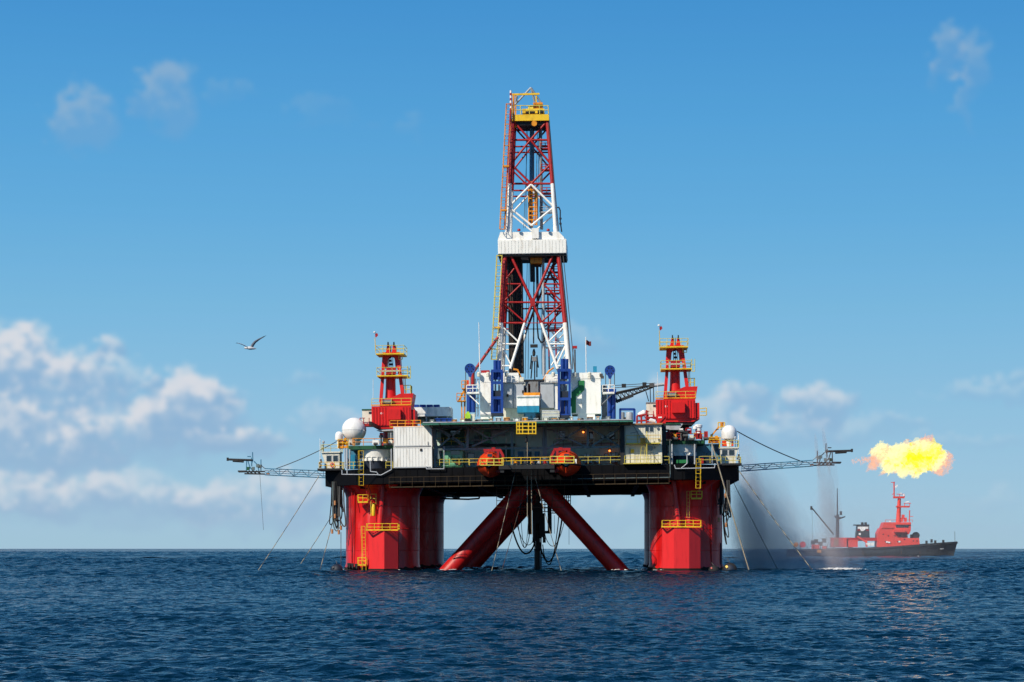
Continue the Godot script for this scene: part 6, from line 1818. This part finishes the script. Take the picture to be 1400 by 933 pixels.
func spray() -> void:
	var z := -34.0
	var t := thing("spray_curtain", "broad grey curtain of water spray falling beside the right column", "spray", spot(1040, 779, z))
	t.set_meta("kind", "stuff")
	# many thin veils, one behind the other
	rng.seed = 52
	var c1 := fog(Color(0.96, 0.94, 0.97), 0.017)
	var c2 := fog(Color(0.97, 0.95, 0.97), 0.014)
	for i in 22:
		var x := 1018.0 + 66.0 * pow(rng.randf(), 1.4)
		var top := 590.0 + rng.randf() * 70.0 + (x - 1018.0) * 0.8
		var zz := z + rng.randf_range(-10.0, 6.0)
		mist(t, "veil", spot(x - 4.0, top, zz), spot(x + 8.0, 812.0 + rng.randf() * 10.0, zz), per(rng.randf_range(30.0, 84.0), zz), c1 if i % 2 else c2, rng.randf_range(5.0, 11.0))
	for i in 5:
		var x := 1062.0 + i * 20.0
		mist(t, "veil", spot(x - 3.0, 716.0 + i * 4.0, z), spot(x + 4.0, 802.0, z), per(80.0, z), c1, 14.0)
	t = thing("spray_jet", "two thin spray jets over the burner head falling as one grey column to the sea", "spray", spot(1140, 772, z))
	t.set_meta("kind", "stuff")
	var j1 := fog(Color(0.95, 0.88, 0.87), 0.3)
	var j2 := fog(Color(0.86, 0.83, 0.87), 0.07)
	mist(t, "jet", spot(1114.5, 592, z + 5), spot(1121, 656, z + 5), per(6, z), j1, 1.0)
	mist(t, "jet", spot(1125, 584, z + 5), spot(1135, 650, z + 5), per(7, z), j1, 1.0)
	mist(t, "falling_column", spot(1121, 612, z + 5), spot(1152, 806, z + 5), per(26, z), j2, 3.5)
	mist(t, "falling_column", spot(1136, 610, z + 5), spot(1150, 800, z + 5), per(18, z), j2, 3.0)
	for i in 6:
		var q := rng.randf_range(-9.0, 9.0)
		mist(t, "falling_column", spot(1124 + q * 0.5, 618 + i * 14.0, z + 5), spot(1148 + q, 806, z + 5), per(16.0 + i * 6.0, z), c1, 5.0)
	t = thing("drifting_haze", "faint bank of spray haze drifting in front of the supply ship", "haze", Vector3(spot(1190, 770, -330).x, 0, -330))
	t.set_meta("kind", "stuff")
	var hz := fog(Color(0.96, 0.96, 0.97), 0.0016)
	mist(t, "haze", spot(1120, 690, -330), spot(1124, 800, -330), per(330, -330), hz, 70.0)
	mist(t, "haze", spot(1200, 660, -420), spot(1204, 810, -420), per(420, -420), hz, 50.0)
	# foam where the column meets the sea
	var f := MultiMeshInstance3D.new()
	var mm := MultiMesh.new()
	mm.transform_format = MultiMesh.TRANSFORM_3D
	var ball := SphereMesh.new()
	ball.radial_segments = 8
	ball.rings = 4
	ball.radius = 0.5
	ball.height = 1.0
	mm.mesh = ball
	mm.instance_count = 420
	rng.seed = 8
	var c := spot(1143, 781, z + 5)
	for i in 420:
		var sx := rng.randfn() * 2.1
		var sz := rng.randfn() * 4.5
		var r := rng.randf_range(0.05, 0.26) * exp(-0.05 * (sx * sx))
		mm.set_instance_transform(i, Transform3D(Basis.from_scale(Vector3(r * 2.2, r * 0.8, r * 2.2)), Vector3(c.x + sx, 0.1 + rng.randf() * 0.25, c.z + sz + 4.0)))
	f.multimesh = mm
	f.material_override = M.clean_white
	f.name = "foam_splash"
	add_child(f)
	tag(f, "white foam splash where the spray column meets the sea", "foam", "", "stuff")

func wash() -> void:
	# broken white water where the swell laps the columns and braces
	var mm := MultiMesh.new()
	mm.transform_format = MultiMesh.TRANSFORM_3D
	var ball := SphereMesh.new()
	ball.radial_segments = 7
	ball.rings = 3
	ball.radius = 0.5
	ball.height = 1.0
	mm.mesh = ball
	var list := []
	rng.seed = 66
	for q in [[-COL_X, COL_Z, 8.2], [COL_X, COL_Z, 8.2], [-15.2, COL_Z, 2.6], [15.2, COL_Z, 2.6]]:
		for i in 130:
			var a := rng.randf() * TAU
			if sin(a * 3.0 + q[0]) + sin(a * 7.0) < 0.2: continue
			var rr: float = q[2] * rng.randf_range(0.93, 1.12)
			var s := rng.randf_range(0.05, 0.2)
			list.append(Transform3D(Basis.from_scale(Vector3(s * 3.0, s * 0.7, s * 2.0)), Vector3(q[0] + cos(a) * rr, 0.12 + rng.randf() * 0.14, q[1] + sin(a) * rr)))
	mm.instance_count = list.size()
	for i in list.size(): mm.set_instance_transform(i, list[i])
	var f := MultiMeshInstance3D.new()
	f.multimesh = mm
	f.material_override = M.clean_white
	f.name = "wash_foam"
	add_child(f)
	tag(f, "broken white wash around the feet of the red columns and braces", "foam", "", "stuff")

# ---------------------------------------------------------------- supply ship
func ship() -> void:
	var z := -651.0
	var t := thing("supply_ship", "black hulled supply ship with a red bridge passing behind the flame", "ship", Vector3(spot(1195, 762, z).x, 0, z))
	var k := per(1.0, z)
	# hull stations: x, deck y, half beam at deck, half beam at waterline
	var stn := [[1076, 751.0, 3.6, 3.2], [1083, 751.2, 5.6, 5.0], [1100, 751.4, 6.6, 6.3], [1130, 750.4, 6.8, 6.6], [1160, 749.4, 6.8, 6.7], [1190, 748.8, 6.8, 6.7], [1215, 747.6, 6.7, 6.4], [1240, 745.8, 6.3, 5.4], [1262, 744.0, 5.6, 4.0], [1282, 742.6, 4.4, 2.4], [1296, 741.6, 2.9, 1.0], [1305, 741.0, 1.2, 0.15], [1309.5, 740.6, 0.12, 0.02]]
	var rows := []
	for s in stn:
		var line := []
		var bow := clampf((s[0] - 1290.0) / 20.0, 0.0, 1.0)
		for j in 9:
			var v := j / 8.0      # 0 port deck, .5 keel, 1 starboard deck
			var side := 1.0 if v > 0.5 else -1.0
			var d := absf(v - 0.5) * 2.0
			var top := spot(s[0], s[1], z)
			var y := lerpf(-2.5, top.y, d)
			var b := lerpf(s[3] * 0.5, s[3], minf(d * 2.0, 1.0)) if d < 0.5 else lerpf(s[3], s[2], (d - 0.5) * 2.0)
			line.append(Vector3(top.x - bow * (1.0 - d) * 2.6, y, z + side * b))
		rows.append(line)
	piece(t, "hull", skin_mesh(rows), M.ship_black_hazed, Transform3D())
	var deck := []
	for s in stn:
		var top := spot(s[0], s[1] + 1.6, z)
		deck.append([Vector3(top.x, top.y, z - s[2] * 0.95), Vector3(top.x, top.y, z + s[2] * 0.95)])
	piece(t, "deck", skin_mesh(deck), M.grey, Transform3D())
	# rubbing strake and fender belt
	var segs := []
	for i in stn.size() - 1: segs.append([spot(stn[i][0], stn[i][1] + 2.2, z) + Vector3(0, 0, stn[i][2] + 0.1), spot(stn[i + 1][0], stn[i + 1][1] + 2.2, z) + Vector3(0, 0, stn[i + 1][2] + 0.1)])
	bars(t, "rubbing_strake", segs, 0.28, M.dark)
	for q in [[1232.5, 748.5], [1264, 746]]: lathe(t, "tyre_fender", [Vector2(0.35, -0.2), Vector2(0.8, -0.2), Vector2(0.8, 0.2), Vector2(0.35, 0.2), Vector2(0.35, -0.2)], spot(q[0], q[1], z) + Vector3(0, 0, 6.4 if q[0] < 1250 else 5.3), M.rubber, 18, Basis(Vector3(1, 0, 0), PI / 2))
	boxes(t, "bow_lettering", [[spot(1284.5, 750.8, z) + Vector3(0, 0, 3.5), Vector3(0.28, 0.5, 0.5)], [spot(1286.4, 750.8, z) + Vector3(0, 0, 3.3), Vector3(0.28, 0.5, 0.5)], [spot(1288.3, 750.7, z) + Vector3(0, 0, 3.1), Vector3(0.28, 0.5, 0.5)]], M.grey_panel)
	for q in [[1120, 1.0], [1145, 0.7], [1178, 1.2], [1206, 0.8], [1230, 1.1], [1256, 0.7]]: boxc(t, "rust_run", spot(q[0], 756, z) + Vector3(0, 0, 6.75 if q[0] < 1200 else (6.3 if q[0] < 1240 else 4.9)), Vector3(0.25, 1.6 * q[1], 0.3), M.rust, Basis())
	for i in 12: boxc(t, "freeing_port", spot(1104 + i * 9.0, 752.3, z) + Vector3(0, 0, 6.75), Vector3(0.9, 0.35, 0.25), M.dark, Basis())
	# bow wave
	var fo := []
	rng.seed = 4
	for i in 26:
		var x := 1240.0 + i * 2.5 + rng.randf_range(-1, 1)
		fo.append([Vector3(spot(x, 0, z).x, 0.25, z + lerpf(6.5, 0.5, clampf((x - 1240) / 62.0, 0, 1)) + 0.7), Vector3(rng.randf_range(0.4, 2.4), rng.randf_range(0.2, 0.8) if i > 21 or i % 5 == 0 else 0.12, 0.9)])
	boxes(t, "bow_wave", fo, M.clean_white)
	# deckhouse tiers
	plate(t, "main_house", [[1199.5, 748.5], [1258, 746], [1257, 736], [1241.5, 736], [1241, 727], [1238, 722], [1204, 722.5], [1200.5, 729]], z + 5.2, 10.4, M.ship_red_hazed)
	plate(t, "bridge_deck", [[1224, 731], [1243, 731], [1245.5, 726], [1246, 714.5], [1209, 714.5], [1206, 722.5], [1224, 722.5]], z + 5.6, 11.2, M.ship_red_hazed)
	plate(t, "wheelhouse_brow", [[1224, 716.5], [1246, 716.5], [1246, 717.8], [1224, 717.8]], z + 6.2, 12.4, M.ship_red_hazed)
	for i in 6: pbox(t, "bridge_window", 1225.5 + i * 2.9, 718.4, 1228.1 + i * 2.9, 721.6, z + 5.75, 0.3, M.glass, Basis())
	pbox(t, "bridge_wing", 1223, 724.5, 1238, 728, z + 7.6, 2.2, M.ship_red_hazed, Basis())
	for q in [[1206, 731], [1213, 733], [1222, 733], [1229, 733], [1235, 738], [1209, 741], [1226, 741], [1247, 740], [1252, 740]]: boxc(t, "porthole", spot(q[0], q[1], z) + Vector3(0, 0, 5.2), Vector3(0.55, 0.55, 0.2), M.dark, Basis())
	for q in [[1211, 741.5], [1214, 742], [1228, 741], [1215, 713.5]]: boxc(t, "white_fitting", spot(q[0], q[1], z) + Vector3(0, 0, 5.4), Vector3(0.9, 0.7, 0.5), M.clean_white, Basis())
	bars(t, "deck_rail", [[spot(1206, 721, z) + Vector3(0, 0, 5), spot(1224, 721, z) + Vector3(0, 0, 5)], [spot(1209, 711.5, z) + Vector3(0, 0, 5), spot(1246, 711.5, z) + Vector3(0, 0, 5)], [spot(1209, 714.5, z) + Vector3(0, 0, 5), spot(1209, 711.5, z) + Vector3(0, 0, 5)], [spot(1228, 714.5, z) + Vector3(0, 0, 5), spot(1228, 711.5, z) + Vector3(0, 0, 5)], [spot(1246, 714.5, z) + Vector3(0, 0, 5), spot(1246, 711.5, z) + Vector3(0, 0, 5)], [spot(1201, 728, z) + Vector3(0, 0, 5), spot(1205, 722, z) + Vector3(0, 0, 5)]], 0.1, M.ship_red_hazed)
	pbox(t, "forward_locker", 1247, 731, 1256, 737, z + 3, 6, M.dark, Basis())
	lathe(t, "towing_winch", [Vector2(0.0, -1.5), Vector2(1.6, -1.5), Vector2(1.6, -1.2), Vector2(1.0, -1.1), Vector2(1.0, 1.1), Vector2(1.6, 1.2), Vector2(1.6, 1.5), Vector2(0.0, 1.5)], spot(1252.5, 732.5, z), M.dark, 16, Basis(Vector3(1, 0, 0), PI / 2))
	for q in [[1267, 742], [1274, 740], [1279, 741.5], [1290, 741]]: boxc(t, "bollard", spot(q[0], q[1], z), Vector3(0.9, 1.6, 1.5), M.dark, Basis())
	tube(t, "bow_staff", spot(1306, 742, z), spot(1305.7, 727, z), 0.1, M.cable)
	# main mast
	tube(t, "main_mast", spot(1228.5, 715, z), spot(1229.8, 682, z), 1.2, M.ship_red_hazed, 0.75)
	pbox(t, "crosstree", 1226, 692, 1244, 694.2, z + 1.2, 2.4, M.ship_red_hazed, Basis())
	pbox(t, "crosstree", 1222, 679, 1237, 681.6, z + 1.2, 2.4, M.ship_red_hazed, Basis())
	bars(t, "mast_rails", [[spot(1226, 676, z), spot(1237, 676, z)], [spot(1237, 676, z), spot(1237, 680, z)], [spot(1230, 676, z), spot(1230, 680, z)], [spot(1236, 688.5, z), spot(1246, 688.5, z)], [spot(1244, 688.5, z), spot(1244, 693, z)], [spot(1237, 688.5, z), spot(1237, 693, z)], [spot(1220, 677, z), spot(1223, 674, z)]], 0.14, M.ship_red_hazed)
	tube(t, "topmast", spot(1222.8, 680, z), spot(1222.6, 659.5, z), 0.3, M.ship_red_hazed)
	bar(t, "topmast_yard", spot(1218.5, 660, z), spot(1224, 659.5, z), 0.3, M.ship_red_hazed)
	bar(t, "radar_scanner", spot(1238, 687, z), spot(1243, 686, z), 0.45, M.clean_white)
	for q in [[1225, 666], [1226.5, 664.5], [1232, 675], [1236, 677]]: boxc(t, "mast_lamp", spot(q[0], q[1], z), Vector3(0.7, 0.7, 0.5), M.clean_white, Basis())
	tube(t, "signal_mast", spot(1243.5, 714, z), spot(1244, 698, z), 0.25, M.ship_red_hazed)
	bar(t, "signal_yard", spot(1243, 706.5, z), spot(1249, 706.5, z), 0.25, M.ship_red_hazed)
	for q in [[1235, 707], [1238, 711], [1233, 711]]: boxc(t, "mast_box", spot(q[0], q[1], z), Vector3(1.3, 2.0, 1.0), M.ship_red_hazed, Basis())
	# funnel
	plate(t, "funnel", [[1170.5, 735.5], [1189.5, 735.5], [1188.5, 718.5], [1172.5, 718.5]], z + 2.5, 5.0, M.ship_black_hazed)
	plate(t, "funnel_emblem", [[1173, 720.5], [1187.5, 720.5], [1187.5, 723.5], [1184, 723.5], [1181, 726.5], [1177.5, 726.5], [1176, 723.5], [1173, 723.5]], z + 2.62, 0.2, M.clean_white)
	plate(t, "funnel_band", [[1172.5, 724.5], [1176, 724.5], [1176, 726], [1172.5, 726]], z + 2.62, 0.2, M.dull_red)
	plate(t, "funnel_band", [[1184.5, 724.5], [1188.5, 724.5], [1188.5, 726], [1184.5, 726]], z + 2.62, 0.2, M.dull_red)
	pbox(t, "funnel_cap", 1168.5, 717.5, 1189, 719, z + 2.8, 5.6, M.dark, Basis())
	for x in [1179.5, 1184.0]: tube(t, "exhaust", spot(x, 718, z), spot(x - 0.6, 714.5, z), 0.6, M.dark)
	boxc(t, "funnel_mark", spot(1175, 730.5, z) + Vector3(0, 0, 2.6), Vector3(1.0, 0.9, 0.2), M.clean_white, Basis())
	# aft mast and derrick boom
	tube(t, "aft_mast", spot(1145, 746, z), spot(1145.5, 704, z), 0.9, M.ship_black_hazed, 0.7)
	tube(t, "aft_topmast", spot(1145.2, 704, z), spot(1145, 668, z), 0.35, M.ship_black_hazed, 0.15)
	plate(t, "aft_crosstree", [[1141, 705], [1150, 707.5], [1156, 706], [1156, 707.5], [1148, 710.5], [1142, 708]], z + 1, 2.0, M.ship_black_hazed)
	boxc(t, "aft_lamp", spot(1150, 702, z), Vector3(1.0, 1.8, 0.8), M.ship_black_hazed, Basis())
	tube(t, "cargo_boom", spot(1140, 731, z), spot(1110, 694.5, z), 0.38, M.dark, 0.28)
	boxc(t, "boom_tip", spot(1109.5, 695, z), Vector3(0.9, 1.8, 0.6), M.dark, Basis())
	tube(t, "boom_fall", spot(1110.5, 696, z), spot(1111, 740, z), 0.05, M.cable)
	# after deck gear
	pbox(t, "after_house", 1138, 735.5, 1158, 748.5, z + 5, 9, M.ship_red_hazed, Basis())
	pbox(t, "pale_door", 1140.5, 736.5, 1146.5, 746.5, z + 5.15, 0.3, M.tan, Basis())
	pbox(t, "winch_house", 1160, 739, 1173, 748.5, z + 4.2, 7, M.ship_red_hazed, Basis())
	bar(t, "red_davit", spot(1171, 734, z) + Vector3(0, 0, 4), spot(1184, 742, z) + Vector3(0, 0, 4), 0.8, M.ship_red_hazed)
	bar(t, "red_davit", spot(1183, 739, z) + Vector3(0, 0, 4), spot(1184, 748, z) + Vector3(0, 0, 4), 0.9, M.ship_red_hazed)
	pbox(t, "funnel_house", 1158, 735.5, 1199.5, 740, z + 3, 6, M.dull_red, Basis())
	lathe(t, "cable_drum", [Vector2(0.0, -2.0), Vector2(2.4, -2.0), Vector2(2.4, 2.0), Vector2(0.0, 2.0)], spot(1163, 742.5, z), M.dark, 22, Basis(Vector3(1, 0, 0), PI / 2))
	plate(t, "workboat", [[1184, 743], [1196, 742], [1195, 746.5], [1186, 746.5]], z + 5.5, 2.5, M.clean_white)
	lathe(t, "deck_drum", [Vector2(0.0, -1.0), Vector2(1.1, -1.0), Vector2(1.1, 1.0), Vector2(0.0, 1.0)], spot(1088.5, 745, z), M.amber, 20, Basis(Vector3(1, 0, 0), PI / 2))
	lathe(t, "deck_drum", [Vector2(0.0, -1.0), Vector2(1.4, -1.0), Vector2(1.4, 1.0), Vector2(0.0, 1.0)], spot(1097.5, 745, z), M.ship_red_hazed, 20, Basis(Vector3(1, 0, 0), PI / 2))
	pbox(t, "cargo_box", 1110.5, 745, 1120.5, 752, z + 6, 3, M.orange, Basis())
	pbox(t, "cargo_box", 1117.5, 752, 1123, 756, z + 7.2, 2.4, M.amber, Basis())
	pbox(t, "cargo_box", 1125, 747, 1131, 752, z + 5, 3, M.ship_red_hazed, Basis())
	for q in [[1112, 742], [1116, 740.5], [1127, 739.5], [1122, 744]]: boxc(t, "deck_winch", spot(q[0], q[1], z), Vector3(1.8, 1.9, 2.0), M.dark, Basis())
	for i in 7: boxc(t, "bulwark_post", spot(1084 + i * 9, 748.5, z) + Vector3(0, 0, 6.2), Vector3(0.3, 1.4, 0.3), M.dark, Basis())

# ---------------------------------------------------------------- gull
func gull() -> void:
	var z := 272.0
	var c := spot(342, 476.3, z)
	var t := thing("seagull", "white gull with grey dark tipped wings gliding in the open sky", "gull", c)
	var k := per(1.15, z)
	# body, one skin from tail to bill, facing right and a little away
	var st := [[-7.5, 0.25, 0.9], [-6.0, 0.5, 1.2], [-4.0, 1.3, 1.5], [-1.5, 2.0, 1.95], [1.0, 1.9, 1.9], [3.0, 1.4, 1.45], [4.6, 1.15, 1.2], [5.6, 0.8, 0.85], [6.3, 0.28, 0.3], [7.6, 0.05, 0.06]]
	var rows := []
	var dir := Basis(Vector3(0, 1, 0), 0.35) * Basis(Vector3(0, 0, 1), -0.06)
	for s in st:
		var line := []
		for j in 12:
			var a := TAU * j / 12
			line.append(dir * Vector3(s[0] * k * 0.95, (cos(a) * s[2] - (0.25 if s[0] < -5 else 0.0)) * k, sin(a) * s[1] * (1.6 if s[0] < -5 else 1.0) * k))
		rows.append(line)
	piece(t, "body", skin_mesh(rows, true), M.gull_white, Transform3D(Basis(), c))
	var bill := lathe(t, "bill", [Vector2(0.45 * k, 0.0), Vector2(0.3 * k, 0.8 * k), Vector2(0.0, 1.6 * k)], c + dir * Vector3(5.9 * k, -0.1 * k, 0), M.amber, 10, dir * Basis(Vector3(0, 0, 1), -PI / 2))
	# wings: leading-edge line and chord, built as thin closed surfaces
	var wings := [
		[[-0.5, 0.8, -0.6, 4.6], [1.0, 5.2, -3.0, 4.2], [3.6, 9.0, -6.0, 3.6], [8.0, 12.2, -9.5, 2.6], [12.0, 14.4, -12.0, 1.8], [16.6, 16.6, -14.0, 0.3]],
		[[-2.0, 1.4, 1.0, 4.0], [-5.0, 2.8, 4.0, 3.6], [-8.0, 4.2, 8.0, 3.2], [-10.8, 5.0, 11.0, 2.6], [-13.0, 5.2, 13.5, 1.9], [-15.0, 4.8, 15.5, 0.4]]]
	for w in 2:
		var inner := []
		var tip := []
		for i in wings[w].size():
			var q: Array = wings[w][i]
			var lead := Vector3(q[0], q[1], q[2]) * k
			var trail: Vector3 = lead + Vector3(0.75 if w == 0 else 0.25, -0.65 if w == 0 else -0.9, 0.1).normalized() * q[3] * k * (0.85 if w == 0 else 0.45)
			var th: float = 0.22 * k * (1.0 - i * 0.14)
			var line := [lead, lead.lerp(trail, 0.3) + Vector3(0, th, th), trail, lead.lerp(trail, 0.3) - Vector3(0, th, th)]
			if i <= 4: inner.append(line)
			if i >= 4: tip.append(line)
		piece(t, "wing", skin_mesh(inner, true), M.gull_grey if w == 0 else M.gull_white, Transform3D(Basis(), c))
		piece(t, "wing_tip", skin_mesh(tip, true), M.gull_dark, Transform3D(Basis(), c))

func _ready() -> void:
	rng.seed = 1
	unit_box = BoxMesh.new()
	unit_tube = CylinderMesh.new()
	unit_tube.top_radius = 1.0
	unit_tube.bottom_radius = 1.0
	unit_tube.height = 1.0
	unit_tube.radial_segments = 8
	unit_tube.rings = 0
	unit_tube_fine = unit_tube.duplicate()
	unit_tube_fine.radial_segments = 32
	setup()
	materials()
	glow("lamp", Color(1.0, 0.5, 0.2), 4.0)
	glow("flame_core", Color(1.0, 0.94, 0.12), 1.15, 0.34)
	glow("flame_body", Color(1.0, 0.96, 0.68), 1.25, 0.2)
	glow("flame_fringe", Color(1.0, 0.74, 0.6), 1.05, 0.12)
	paint("flag", Color(0.35, 0.06, 0.09), 0.8)
	paint("gull_white", Color(0.9, 0.9, 0.9), 0.8)
	paint("gull_grey", Color(0.4, 0.43, 0.48), 0.8)
	paint("gull_dark", Color(0.1, 0.1, 0.12), 0.8)
	sea()
	hull()
	riser()
	centre_bay()
	containers()
	corner_deck(true)
	corner_deck(false)
	white_house()
	lifeboats()
	deck_gear()
	drill_floor()
	derrick()
	crane(-389.0, 9.5, "red pedestal crane beside the big white radome", true)
	crane(0.0, 0.0, "red pedestal crane above the two storey white office", false)
	boom(true)
	boom(false)
	lines()
	flame()
	spray()
	wash()
	ship()
	gull()
